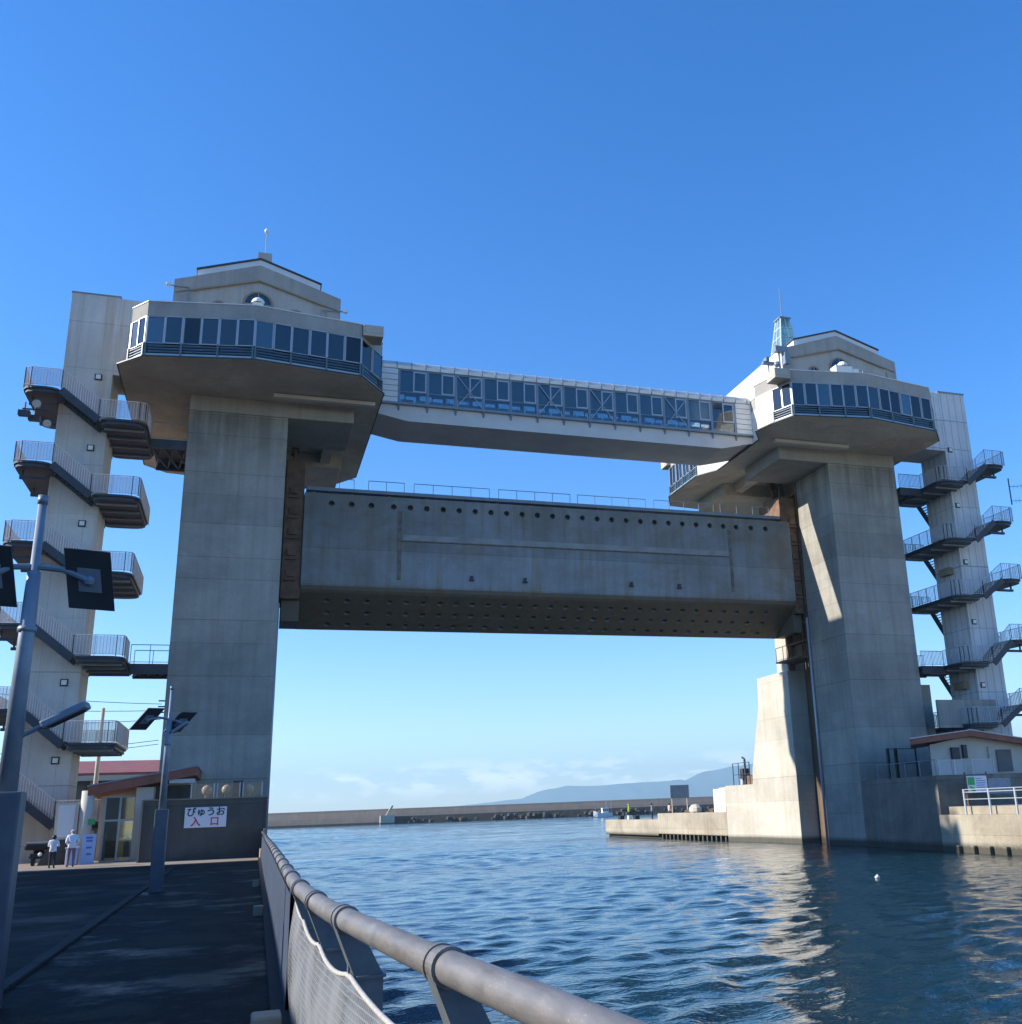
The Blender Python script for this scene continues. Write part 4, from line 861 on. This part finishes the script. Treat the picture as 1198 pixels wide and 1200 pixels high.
MB().prism([(86.05, 3.0), (86.198, 3.0), (86.198, 4.6), (86.05, 4.6)], 'X', 41.28, 43.).build('painted_end', 'yellowpaint', bk)
sg = thing('sign_board', 'grey notice board on two posts at the jetty', 'sign board', (42.5, 102, 2.45))
m = MB(); m.box(41.9, 44.0, 100.4, 100.5, 3.9, 5.2); m.build('board', 'lead', sg)
for x in (42.1, 43.8): m = MB(); m.tube([(x, 100.52, 2.4), (x, 100.52, 5.1)], .06, 6); m.build('post', 'conc_pale', sg)
rb_ = MB()
for i in range(26):
    rb_.sphere((42+rng.random()*5, 90+rng.random()*9, 2.5), .2+rng.random()*.4, 6, (1.3, 1, .6))
tag(rb_.build('rubble', 'brown'), 'heap of brown rubble behind the jetty edge', 'rubble', kind='stuff')
for x, y, s_, lb in ((42., 94.5, .55, 'pale boulder beside the rubble on the jetty'), (43., 89.6, .8, 'flat pale stone slab next to white block')):
    m = MB(); m.sphere((x, y, 2.45+s_*.5), s_, 10, (1.1, 1.5, .6 if s_ > .7 else 1.)); tag(m.build('boulder', 'conc_pale'), lb, 'boulder')

# ------------------------------------------------------------------ left bank buildings
en = thing('entrance_house', 'small entrance house with a sloping red roof edge and glass door', 'entrance house', (-4.8, 59, GZ))
m = MB(); m.box(-7., -2.45, 61, 63.8, GZ, 4.95); m.prism([(-7., 4.95), (-2.45, 4.95), (-2.45, 5.55), (-7., 4.97)], 'Y', 61, 63.8); m.build('wall', 'plaster', en)
m = MB(); m.box(-5.0, -4.2, 57.4, 61, GZ, 5.1); m.build('pier_wall', 'plaster', en)
m = MB(); m.box(-4.2, -2.5, 58.6, 58.75, GZ, 5.2); m.build('side_wall', 'podium', en)
MB().prism([(-7.15, 4.75), (-2.25, 5.62), (-2.25, 6.05), (-7.15, 5.18)], 'Y', 57.0, 64).build('fascia', 'redtrim', en)
MB().prism([(-7.2, 5.183), (-2.2, 6.053), (-2.2, 6.12), (-7.2, 5.25)], 'Y', 56.95, 64.05).build('roof', 'grey', en)
m = MB(); m.tube([(-7.15, 57.3, GZ), (-7.15, 57.3, 5.0)], .3, 20); m.build('pillar', 'plaster', en, smooth=True)
dr = MB()
for x in (-6.45, -5.75, -5.05): dr.box(x-.05, x+.05, 58.2, 58.3, GZ, 4.75)
for z in (GZ+.05, 3.55, 4.7): dr.box(-6.45, -5.05, 58.21, 58.29, z-.05, z+.05)
do = dr.build('door_frame', 'frame', en)
for x0, x1 in ((-6.4, -5.8), (-5.7, -5.1)):
    MB().box(x0, x1, 58.24, 58.26, GZ+.1, 3.5).build('pane', 'clear' if x0 > -6 else 'glass', do); MB().box(x0, x1, 58.24, 58.26, 3.6, 4.65).build('pane', 'glass', do)
MB().box(-6.42, -5.06, 60.9, 60.997, GZ, 3.3).build('inner_wall', 'yellow', en)
m = MB(); m.box(-5.55, -5.3, 59.4, 59.7, GZ, 2.5); m.sphere((-5.42, 59.55, 2.62), .16, 10); m.build('reception_stand', 'black', en)
m = MB(); m.box(-3.5, -2.3, 57.1, 57.3, 5.25, 5.45); m.build('strip_lamp', 'frame', en)
MB().box(-7.0, -6.68, 56.98, 57.0, 3.4, 3.65).build('exit_mark', 'green', en)
# low wall in front of the tower with the name sign
lw = thing('podium_wall', 'dark grey concrete podium wall carrying the white entrance sign', 'wall', (-1.6, 54.6, GZ))
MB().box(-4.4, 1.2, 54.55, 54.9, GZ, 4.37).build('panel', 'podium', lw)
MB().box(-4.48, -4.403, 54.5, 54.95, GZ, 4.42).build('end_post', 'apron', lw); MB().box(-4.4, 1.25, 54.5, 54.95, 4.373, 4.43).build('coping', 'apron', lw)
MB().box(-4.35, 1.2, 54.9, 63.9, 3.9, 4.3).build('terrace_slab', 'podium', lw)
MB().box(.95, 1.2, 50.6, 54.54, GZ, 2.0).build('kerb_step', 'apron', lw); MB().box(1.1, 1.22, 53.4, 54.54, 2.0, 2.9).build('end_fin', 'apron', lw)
es = thing('entrance_sign', 'white sign reading びゅうお 入口 in black and red on podium wall', 'sign', (-1.58, 54.5, 3.05))
MB().box(-2.53, -.64, 54.47, 54.545, 3.06, 4.0).build('board', 'signwhite', es)
lettering('びゅうお', .44, (-1.58, 54.462, 3.76), es, 'ink'); lettering('入', .46, (-2.02, 54.462, 3.31), es, 'redink', wt=.02); lettering('口', .44, (-1.17, 54.462, 3.31), es, 'redink', wt=.02)
ws = thing('windbreak', 'row of clear windbreak panels tinted with tan light on the podium wall', 'screen', (-.7, 55.3, 4.43))
for x0, x1 in ((-2.35, -1.3), (-1.15, -.1), (.05, .95)):
    p = MB().box(x0, x1, 55.3, 55.33, 4.43, 5.12).build('sheet', 'acrylic', ws)
    m = MB()
    for q in (x0, x1): m.box(q-.03, q+.03, 55.27, 55.36, 4.3, 5.15)
    m.build('post', 'frame', p)
for i, (x, lb) in enumerate(((-1.65, 'white globe floodlight farthest from the water on podium wall'), (-.72, 'white globe floodlight in the middle of the podium wall row'), (.32, 'white globe floodlight nearest the water on podium wall'))):
    fl = thing('floodlight', lb, 'floodlight', (x, 55.7, 4.3), 'floodlights on the podium wall')
    m = MB(); m.tube([(x, 55.75, 4.3), (x, 55.75, 4.62)], .09, 8); m.build('stand', 'frame', fl)
    m = MB(); m.sphere((x, 55.7, 4.82), .25, 14, (1, .8, 1)); m.build('globe', 'globe', fl, smooth=True)
m = MB(); m.box(-.45, .05, 55.5, 55.9, 4.3, 5.25); tag(m.build('cabinet', 'dark', bevel=.02), 'dark switch cabinet between the globe floodlights', 'cabinet')
# notice cabinet by the lift shaft
nc = thing('notice_cabinet', 'tall pale shuttered cabinet on a stone base by pillar', 'cabinet', (-8.2, 57.5, GZ))
m = MB(); m.prism([(-9.1, GZ), (-7.5, GZ), (-7.5, 2.75), (-8.5, 2.75)], 'Y', 57.3, 58.6); m.build('base', 'podium', nc)
m = MB(); m.box(-8.5, -7.5, 57.2, 58.4, 2.75, 4.45); m.build('box', 'plaster', nc)
m = MB(); m.box(-8.35, -7.65, 57.15, 57.197, 2.85, 4.35)
m.build('shutter', 'white', nc)
po = thing('poster_stand', 'pale blue poster stand at the foot of the pillar', 'poster stand', (-6.85, 56.2, GZ))
MB().prism([(56.2, GZ), (56.26, GZ), (56.5, 2.95), (56.44, 2.95)], 'X', -7.1, -6.5).build('poster', 'poster', po)
m = MB()
for k, z in enumerate((2.75, 2.6, 2.3, 2.0)): m.box(-6.95+.03*k, -6.65, 56.2+.24*(z-GZ)/1.4-.025, 56.2+.24*(z-GZ)/1.4-.005, z, z+.08)
m.build('printed_text', 'blueink', po)
m = MB(); m.box(-7.7, -7.2, 56., 56.5, GZ+.03, 2.3); m.box(-7.74, -7.16, 55.96, 56.54, 2.303, 2.4); tag(m.build('cool_box', 'poster', bevel=.03), 'pale blue cool box standing behind the visitors', 'cool box')
# motor scooter under a cover
ms = thing('motor_scooter', 'dark motor scooter parked by the lift shaft', 'motor scooter', (-9.3, 58, GZ))
for y in (57.6, 58.7):
    m = MB(); m.tube([(-9.36+.35*(y > 58), y, GZ+.28), (-9.24+.35*(y > 58), y, GZ+.28)], .28, 16); m.build('wheel', 'black', ms)
m = MB(); m.box(-9.5, -8.8, 57.4, 58.9, GZ+.35, GZ+.6); m.box(-9.45, -8.95, 58.1, 59.0, GZ+.6, GZ+.85); m.build('body', 'black', ms, bevel=.08)
m = MB(); m.box(-9.75, -8.7, 57.5, 57.8, GZ+.75, GZ+1.05); m.build('front_cover', 'black', ms, bevel=.1)
m = MB(); m.tube([(-9.7, 57.7, GZ+1.1), (-8.75, 57.7, GZ+1.1)], .03, 6); m.build('handlebar', 'frame', ms); m = MB(); m.sphere((-9.0, 57.38, GZ+.55), .1, 8); m.build('headlight', 'globe', ms)
# market hall far behind and an unseen long shed added to cast shade over the promenade
mh = thing('market_hall', 'long low market hall with a faded red roof behind', 'market hall', (-30, 100, GZ))
MB().box(-60, -4.2, 92, 116, GZ, 7.2).build('wall', 'inside', mh); MB().prism([(91., 7.1), (117, 7.1), (117, 7.3), (100, 8.75), (91., 7.35)], 'X', -61, -3.5).build('roof', 'redroof', mh)
MB().box(-60.5, -3.8, 90.9, 91.6, 6.75, 7.15).build('gutter', 'plaster', mh)
for x in np.arange(-58, -4, 5.2): MB().box(x-.2, x+.2, 91.6, 91.997, GZ, 6.75).build('pillar', 'plaster', mh)
sh = thing('shade_block', 'unseen long shed added to shade the promenade', 'shade_block', (-22, 10, GZ))
MB().box(-34, -15.2, -45, 52.6, GZ, 9.6).build('wall', 'plaster', sh); MB().prism([(-34.6, 9.6), (-14.8, 9.6), (-14.8, 9.9), (-24.5, 13.2), (-34.6, 9.9)], 'Y', -45.5, 53).build('roof', 'redroof', sh)
# utility poles with wires
wires = []
for i, (x, y, z, lb) in enumerate(((-9.0, 75, 10.8, 'slim pale utility pole rising behind the lift shaft stairs'), (-5.95, 88, 13.2, 'utility pole hidden behind the tower foot'))):
    up_ = thing('utility_pole', lb, 'utility pole', (x, y, GZ)); m = MB(); m.tube([(x, y, GZ), (x, y, z)], [.17, .12], 10); m.build('pole', 'conc_pale', up_, smooth=True)
    if i:
        for k, dz in enumerate((0, .45, .9)): m = MB(); m.box(x-.7, x+.7, y-.05, y+.05, z-.6-dz, z-.5-dz); m.build('crossarm', 'dark', up_)
pw = MB()
for k, (z0, z1) in enumerate(((12.4, 14.0), (11.9, 12.6), (11.2, 11.2), (9.6, 8.6), (9.3, 8.2))):
    pts = []
    for j in range(9): f = j/8; pts.append((-6.4-18*f, 88-2*f, z0+(z1-z0)*f-1.0*4*f*(1-f)*.35))
    pw.tube(pts, .022, 4)
tag(pw.build('power_line', 'black'), 'thin sagging power lines behind the stairs', 'power line')

# ------------------------------------------------------------------ street lamps
def street_lamp(label, x, y, zt, pr, panels, head, z_box=3.68):
    t = thing('street_lamp', label, 'street lamp', (x, y, GZ), 'solar street lamps along the promenade')
    MB().box(x-.165, x+.165, y-.165, y+.165, GZ, z_box)  .build('battery_box', 'box', t, bevel=.02)
    m = MB(); m.tube([(x, y, z_box), (x, y, zt-.8), (x, y, zt-.78), (x, y, zt)], [pr, pr*.72, pr*.5, pr*.45], 12); m.tube([(x, y, z_box+1.7), (x, y, z_box+1.76)], pr*.98, 12)
    m.tube([(x, y, zt), (x, y, zt+.1)], pr*.55, 12); m.build('pole', 'lead', t, smooth=True)
    for (c, w, u, joint_) in panels:
        c, w, u = Vector(c)+Vector((x, y, 0)), Vector(w), Vector(u); n = w.cross(u).normalized()*.02
        if n.z < 0: n = -n
        q = [c-w/2-u/2, c+w/2-u/2, c+w/2+u/2, c-w/2+u/2]
        m = MB(); m.add([p-n for p in q]+[p+n for p in q], [(0, 3, 2, 1), (4, 5, 6, 7), (0, 1, 5, 4), (1, 2, 6, 5), (2, 3, 7, 6), (3, 0, 4, 7)])
        pn = m.build('solar_panel', 'panelback', t)
        q2 = [c+(p-c)*.96+n*1.15 for p in q]; MB().add(q2, [(0, 1, 2, 3)]).build('solar_cells', 'cell', pn)
        m = MB(); j = Vector(joint_)+Vector((x, y, 0)); e_ = c-n*3; mid = (j+e_)/2+Vector((0, 0, .05))
        m.tube([j, mid, e_], .035, 8); m.sphere(tuple(e_), .06, 8); cc = c-n*1.4
        m.add([cc+w*a_+u*b_2 for a_, b_2 in ((-.25, -.2), (.25, -.2), (.25, .2), (-.25, .2))], [(0, 1, 2, 3)]); m.build('panel_bracket', 'lead', pn)
    h0, h1 = Vector(head[0])+Vector((x, y, 0)), Vector(head[1])+Vector((x, y, 0)); j = Vector((x, y, head[2])); d = (h1-h0).normalized()
    m = MB(); m.tube([j, h0+d*.08], .025, 8); m.build('lamp_arm', 'lead', t)
    m = MB(); m.beam(h0, h1, .2, .085); lh = m.build('lamp_head', 'lead', t, bevel=.02)
    a = d.cross(Vector((0, 0, 1))).normalized(); un_ = a.cross(d)*-1
    if un_.z > 0: un_ = -un_
    MB().beam(h0+d*.06+un_*.045, h1-d*.05+un_*.045, .15, .012, up=un_).build('lamp_lens', 'dark', lh)
street_lamp('tall grey solar street lamp close to the camera at the kerb', -2.34, 12.5, 6.85, .1,
            [((-.42, -.05, 6.0), (.47, .05, -.02), (-.07, -.3, .62), (0, 0, 6.12)), ((.56, .05, 6.0), (.47, .05, -.02), (-.07, -.3, .62), (0, 0, 6.12))],
            ((.27, -.05, 4.36), (.7, -.1, 4.58), 4.22))
street_lamp('grey solar street lamp standing in front of the podium wall', -2.02, 31, 6.9, .095,
            [((-.58, 0, 6.1), (.42, .1, 0), (.46, -.3, .55), (0, 0, 6.1)), ((.28, 0.1, 6.02), (.42, .1, 0), (.42, -.3, .5), (0, 0, 6.05))],
            ((.1, -.1, 5.72), (.5, -.15, 6.0), 5.75))

# ------------------------------------------------------------------ the near guard rail and its net
gr = thing('guard_rail', 'thick steel pipe guard rail on grey brackets beside the water', 'guard rail', (.6, 8, GZ))
RP = [(1.06, .9), (.95, 2.0), (.885, 2.82), (.85, 3.2), (.81, 3.6), (.77, 3.96), (.72, 4.52), (.67, 5.16), (.59, 6.23), (.53, 7.2), (.515, 8.05), (.49, 9.6), (.52, 12), (.56, 15), (.67, 23), (.78, 33), (.93, 44), (1.02, 52)]
def rx_(y): return float(np.interp(y, [p[1] for p in RP], [p[0] for p in RP]))
RZ = 2.75
yy = np.linspace(.9, 52, 160); 
def rxs(y): return (rx_(y-.4)+rx_(y)+rx_(y+.4))/3
m = MB(); m.tube([(rxs(y), y, RZ) for y in np.concatenate([np.linspace(.9, 14, 70), np.linspace(15, 52, 24)])], .061, 24); m.build('pipe', 'pipe', gr, smooth=True)
by = [1.9, 4.1, 6.25, 7.6, 9.1, 10.7]+[12.4+1.8*i for i in range(22)]
for y in by:
    x = rxs(y); d = Vector((rxs(y+.1)-rxs(y-.1), .2, 0)).normalized(); n = Vector((d.y, -d.x, 0)); p = Vector((x, y, 0))
    m = MB()
    for o in (-.075, .045): 
        m.tube([p+d*(o)+Vector((0, 0, RZ)), p+d*(o+.03)+Vector((0, 0, RZ))], .0745, 24)
    m.tube([p+d*-.045+Vector((0, 0, RZ)), p+d*.045+Vector((0, 0, RZ))], .068, 24)
    co_ = m.build('collar', 'pipe', gr, smooth=False)
    m = MB()
    pr_ = [(-.062, RZ-.03), (.066, RZ-.03), (.21, RZ-.3), (.21, GZ-.1), (.07, GZ-.1), (.07, RZ-.33), (.05, RZ-.3)]
    for o, th in ((.0, .12),):
        m.add([p+d*(o+e_)+n*q[0]+Vector((0, 0, q[1])) for e_ in (-th/2, th/2) for q in pr_], [tuple(range(7))[::-1], tuple(range(7, 14))]+[(k, (k+1) % 7, 7+(k+1) % 7, 7+k) for k in range(7)])
    for zz in (RZ-.31,):
        m.add([p+d*a_+n*b_2+Vector((0, 0, zz)) for a_, b_2 in ((-.09, .06), (.09, .06), (.09, .22), (-.09, .22))]+[p+d*a_+n*b_2+Vector((0, 0, zz+.015)) for a_, b_2 in ((-.09, .06), (.09, .06), (.09, .22), (-.09, .22))],
              [(0, 1, 2, 3), (4, 7, 6, 5), (0, 4, 5, 1), (1, 5, 6, 2), (2, 6, 7, 3), (3, 7, 4, 0)])
    m.build('bracket', 'post', gr)
m = MB(); ys_ = np.linspace(10.4, 51, 30)
m.add([(rxs(y)-.02, y, z) for y in ys_ for z in (GZ, 2.68)]+[(rxs(y)+.02, y, z) for y in ys_ for z in (GZ, 2.68)], [])
k2 = 60
for i in range(29): m.f += [[2*i, 2*i+2, 2*i+3, 2*i+1], [k2+2*i, k2+2*i+1, k2+2*i+3, k2+2*i+2], [2*i+1, 2*i+3, k2+2*i+3, k2+2*i+1]]; m.m += [0]*3
m.build('infill_panel', 'bluepanel', gr)
m = MB(); m.add([(rxs(y)+dx_, y, z) for y in np.linspace(.9, 52, 40) for dx_, z in ((-.14, GZ), (-.14, GZ+.1), (.28, GZ+.1), (.28, GZ))], [(4*i+a_, 4*i+(a_+1) % 4, 4*i+4+(a_+1) % 4, 4*i+4+a_) for i in range(39) for a_ in range(3)])
m.build('base_kerb', 'kerb', gr)
for x, y, w_, lb in ((.3, 9.7, .2, 'pale concrete weight at the foot of the white net'), (.42, 21.5, .15, 'small pale concrete block at the rail foot halfway along the path'), (.5, 30.5, .14, 'small pale concrete block farthest along the rail foot')):
    m = MB(); m.prism([(y-w_, GZ+.018), (y+w_, GZ+.018), (y+w_*.8, GZ+.2), (y-w_*.8, GZ+.2)], 'X', x-w_*.6, x+w_*.6); tag(m.build('concrete_weight', 'quay', bevel=.02), lb, 'weight')
# net hung on a rope between the brackets
nt_ = thing('safety_net', 'white fine mesh net hung from a rope under the pipe', 'net', (.5, 6, GZ))
ties = [(1.9, 2.38), (4.1, 2.42), (6.25, 2.46), (7.6, 2.48), (9.1, 2.52), (10.6, 2.67)]
def rope_z(y):
    for (a, za), (b, zb_) in zip(ties[:-1], ties[1:]):
        if a <= y <= b: f = (y-a)/(b-a); return za+(zb_-za)*f-.055*4*f*(1-f)
    return 2.42
ry = np.linspace(1.9, 10.6, 60)
def nx_(y, f): return rxs(y)+.03-.05*math.sin(f*3.1)+.006*min(1, f*2)*math.sin(y*4.3+f*.4)+.002*math.sin(y*13+f*4)*f+.06*f
m = MB(); m.tube([(nx_(y, 0), y, rope_z(y)) for y in ry], .014, 8); m.build('rope', 'rope', nt_, smooth=True)
m = MB()
for y, z in ties:
    m.tube([(nx_(y, 0), y, z), (rxs(y)+.03, y, RZ-.17), (rxs(y)+.12, y, RZ-.13)], .005, 5)
m.build('tie', 'black', nt_)
def net_sheet(off, name, y0, y1, fmax, nU=120, nV=16):
    vs = []; us = []
    for i in range(nU+1):
        y = y0+(y1-y0)*i/nU; zt = rope_z(y)
        for j in range(nV+1):
            f = j/nV*fmax; vs.append((nx_(y, f)+off*f, y+.03*math.sin(f*5+y), zt+(GZ+.02-zt)*f)); us.append((y, zt+(GZ+.02-zt)*f))
    fs = [(i*(nV+1)+j, (i+1)*(nV+1)+j, (i+1)*(nV+1)+j+1, i*(nV+1)+j+1) for i in range(nU) for j in range(nV)]
    o = MB().add(vs, fs).build(name, 'net', nt_, smooth=True)
    uv = o.data.uv_layers.new(name='UVMap')
    for l_ in o.data.loops: uv.data[l_.index].uv = us[l_.vertex_index]
    return o
net_sheet(0, 'mesh_sheet', 1.9, 10.6, 1.); net_sheet(-.06, 'mesh_sheet', 5.3, 10.5, 1., 90)

# ------------------------------------------------------------------ people
def person(label, loc, heading, h, cols, pose='stand', hat=None, group=None):
    top, bottom = cols; k = h/1.7
    J = {'pelvis': (0, 0, .92), 'waist': (0, .01, 1.08), 'chest': (0, .0, 1.27), 'neck': (0, 0, 1.45), 'head': (0, -.02, 1.56), 'crown': (0, -.01, 1.64),
         'hipL': (-.1, 0, .86), 'kneeL': (-.11, -.02, .48), 'ankL': (-.11, .02, .08), 'toeL': (-.12, -.14, .04), 'hipR': (.1, 0, .86), 'kneeR': (.11, -.04, .48), 'ankR': (.12, .0, .08), 'toeR': (.13, -.16, .04),
         'shL': (-.19, 0, 1.38), 'elL': (-.25, .02, 1.1), 'wrL': (-.24, -.1, .88), 'haL': (-.23, -.14, .8), 'shR': (.19, 0, 1.38), 'elR': (.25, .02, 1.1), 'wrR': (.24, -.1, .88), 'haR': (.23, -.14, .8)}
    if pose == 'hold': J.update({'elL': (-.25, -.04, 1.12), 'wrL': (-.12, -.25, 1.2), 'haL': (-.06, -.3, 1.24), 'elR': (.25, -.04, 1.12), 'wrR': (.12, -.25, 1.2), 'haR': (.06, -.3, 1.24)})
    if pose == 'bow': J.update({'chest': (0, -.06, 1.26), 'neck': (0, -.12, 1.42), 'head': (0, -.19, 1.51), 'crown': (0, -.22, 1.58), 'shL': (-.19, -.1, 1.36), 'shR': (.19, -.1, 1.36), 'wrL': (-.12, -.25, .95), 'haL': (-.08, -.3, .9), 'wrR': (.12, -.25, .95), 'haR': (.08, -.3, .9)})
    Rr = {'pelvis': .15, 'waist': .135, 'chest': .16, 'neck': .06, 'head': .095, 'crown': .075, 'hip': .1, 'knee': .066, 'ank': .045, 'toe': .04, 'sh': .075, 'el': .052, 'wr': .036, 'ha': .04}
    E = [('pelvis', 'waist'), ('waist', 'chest'), ('chest', 'neck'), ('neck', 'head'), ('head', 'crown')]
    for s_ in 'LR': E += [('pelvis', 'hip'+s_), ('hip'+s_, 'knee'+s_), ('knee'+s_, 'ank'+s_), ('ank'+s_, 'toe'+s_), ('chest', 'sh'+s_), ('sh'+s_, 'el'+s_), ('el'+s_, 'wr'+s_), ('wr'+s_, 'ha'+s_)]
    names = list(J); me = bpy.data.meshes.new('person')
    me.from_pydata([tuple(c*k for c in J[n]) for n in names], [(names.index(a), names.index(b)) for a, b in E], [])
    ob = bpy.data.objects.new('tmp', me); C.objects.link(ob); md = ob.modifiers.new('s', 'SKIN'); sk = me.skin_vertices[0].data
    for i, n in enumerate(names):
        r_ = Rr.get(n, Rr.get(n[:-1], .05))*k; flat = .72 if n in ('chest', 'waist', 'pelvis') else 1
        sk[i].radius = (r_, r_*flat) if flat == 1 else (r_*1.15, r_*.8); sk[i].use_root = (n == 'pelvis')
    su = ob.modifiers.new('u', 'SUBSURF'); su.levels = 2; su.render_levels = 2
    bpy.context.view_layer.update(); m2 = bpy.data.meshes.new_from_object(ob.evaluated_get(bpy.context.evaluated_depsgraph_get())); bpy.data.objects.remove(ob)
    for mm in ('skin', top, bottom, 'black'): m2.materials.append(MT[mm])
    for p in m2.polygons:
        c = p.center/k; p.use_smooth = True
        hand = min((Vector(J['haL'])-c).length, (Vector(J['haR'])-c).length) < .085
        p.material_index = 3 if c.z < .1 else 2 if c.z < .86 and abs(c.x) < .21 and not hand else 0 if (hand or (c-Vector(J['head'])).length < .13 or c.z > 1.47) else 1
    o = bpy.data.objects.new('person', m2); C.objects.link(o); o.location = loc; o.rotation_euler = (0, 0, heading); LOC[o.name] = (0, 0, 0)
    tag(o, label, 'person', group)
    hd = Vector(J['head'])*k
    m = MB()
    if hat: m.sphere((hd.x, hd.y+.01, hd.z+.045*k), .118*k, 12, (1, 1.08, .85), half=True); m.box(hd.x-.09*k, hd.x+.09*k, hd.y-.22*k, hd.y-.08*k, hd.z+.035*k, hd.z+.05*k); m.build('cap', hat, o, smooth=False)
    else: m.sphere((hd.x, hd.y+.02, hd.z+.02*k), .115*k, 12, (1, 1.05, 1.05)); m.build('hair', 'black', o, smooth=True)
    m = MB(); m.sphere((hd.x, hd.y-.105*k, hd.z-.01), .018*k, 6); 
    m.build('nose', 'skin', o)
    return o
for n_, c_ in (('jacket_white', (.72, .74, .8)), ('trousers_navy', (.03, .035, .05)), ('trousers_mauve', (.22, .14, .17)), ('jacket_yellow', (.5, .6, .03)), ('jacket_grey', (.35, .33, .33)), ('jacket_pink', (.6, .36, .33)), ('cap_pink', (.5, .3, .36))):
    MT[n_] = mat(n_, c_, .85, var=.1, scale=6)
person('smaller visitor in a white jacket and dark trousers outside the entrance', (-7.75, 52.6, GZ+.03), R(172), 1.42, ('jacket_white', 'trousers_navy'), 'hold')
person('taller visitor in white jacket, pink cap and mauve trousers outside the entrance', (-7.05, 52.9, GZ+.03), R(188), 1.66, ('jacket_white', 'trousers_mauve'), 'bow', hat='cap_pink')
person('angler in a bright yellow jacket at the jetty end', (41.6, 112.2, 1.85), R(70), 1.68, ('jacket_yellow', 'trousers_navy'), 'hold', hat='jacket_yellow')
person('angler in grey jacket and black trousers on the jetty', (41.5, 104.8, 1.85), R(60), 1.66, ('jacket_grey', 'trousers_navy'), 'hold')
person('angler in a pale pink jacket beside the notice board', (42.6, 102.6, 1.85), R(95), 1.6, ('jacket_pink', 'trousers_navy'), 'stand')
for i, (x, y, lb) in enumerate(((41.4, 114.2, 'dark tackle bag nearest the jetty tip'), (41.4, 109.3, 'dark tackle bag between the yellow and grey anglers'))):
    m = MB(); m.box(x-.25, x+.25, y-.4, y+.4, 1.85, 2.25); m.tube([(x, y-.25, 2.25), (x, y, 2.45), (x, y+.25, 2.25)], .03, 6); tag(m.build('tackle_bag', 'black', bevel=.06), lb, 'bag', 'tackle bags on the jetty')
m = MB(); m.box(41.2, 41.6, 111.2, 111.7, 1.85, 2.2); m.box(41.18, 41.62, 111.18, 111.72, 2.203, 2.27); tag(m.build('cool_box', 'white', bevel=.03), 'white cool box at the feet of the yellow jacketed angler', 'cool box')
# ------------------------------------------------------------------ fishing boat and float
fb = thing('fishing_boat', 'small white fishing boat with a mast under the breakwater', 'fishing boat', (116, 338, 0))
def hull_mb():
    m = MB(); secs = [(-3.2, .95, 1.3, -.1), (-1.5, 1.15, 1.2, -.2), (.5, 1.15, 1.35, -.2), (2.2, .8, 1.7, -.1), (3.4, .06, 2.15, .3)]; vs = []
    for (u, w, h_, kz) in secs: vs += [(116-u, 338+y_, z_) for y_, z_ in ((-w, h_), (-w*.75, kz+.25), (0, kz), (w*.75, kz+.25), (w, h_))]
    fs = [(i*5+j, i*5+j+1, (i+1)*5+j+1, (i+1)*5+j) for i in range(4) for j in range(4)]+[(0, 1, 2, 3, 4)[::-1], (20, 21, 22, 23, 24)]+[(i*5+4, i*5, (i+1)*5, (i+1)*5+4) for i in range(4)]
    return m.add(vs, fs)
hull_mb().build('hull', 'white', fb)
m = MB(); m.box(115.6, 117.8, 337.3, 338.7, 1.25, 2.9); m.box(115.5, 118, 337.2, 338.8, 2.9, 3.02); cb = m.build('cabin', 'white', fb, bevel=.05)
for x in (115.9, 116.6, 117.3): MB().box(x-.25, x+.25, 337.26, 337.297, 2.0, 2.6).build('window', 'black', cb)
m = MB(); m.tube([(117.2, 338, 3.), (117.2, 338, 5.4)], .06, 6); m.tube([(119., 338, 1.2), (119., 338, 4.9)], .05, 6); m.tube([(113.3, 338, 2.), (113.3, 338, 3.)], .05, 6); m.build('mast', 'frame', fb)
m = MB(); m.sphere((25.5, 39.0, .04), .09, 12, (1.3, 1, .8)); fo = m.build('float', 'globe', smooth=True); tag(fo, 'small white float bobbing on the green water', 'float')
MB().tube([(25.5, 39, .08), (25.52, 39, .15)], .03, 6).build('float_stem', 'globe', fo)
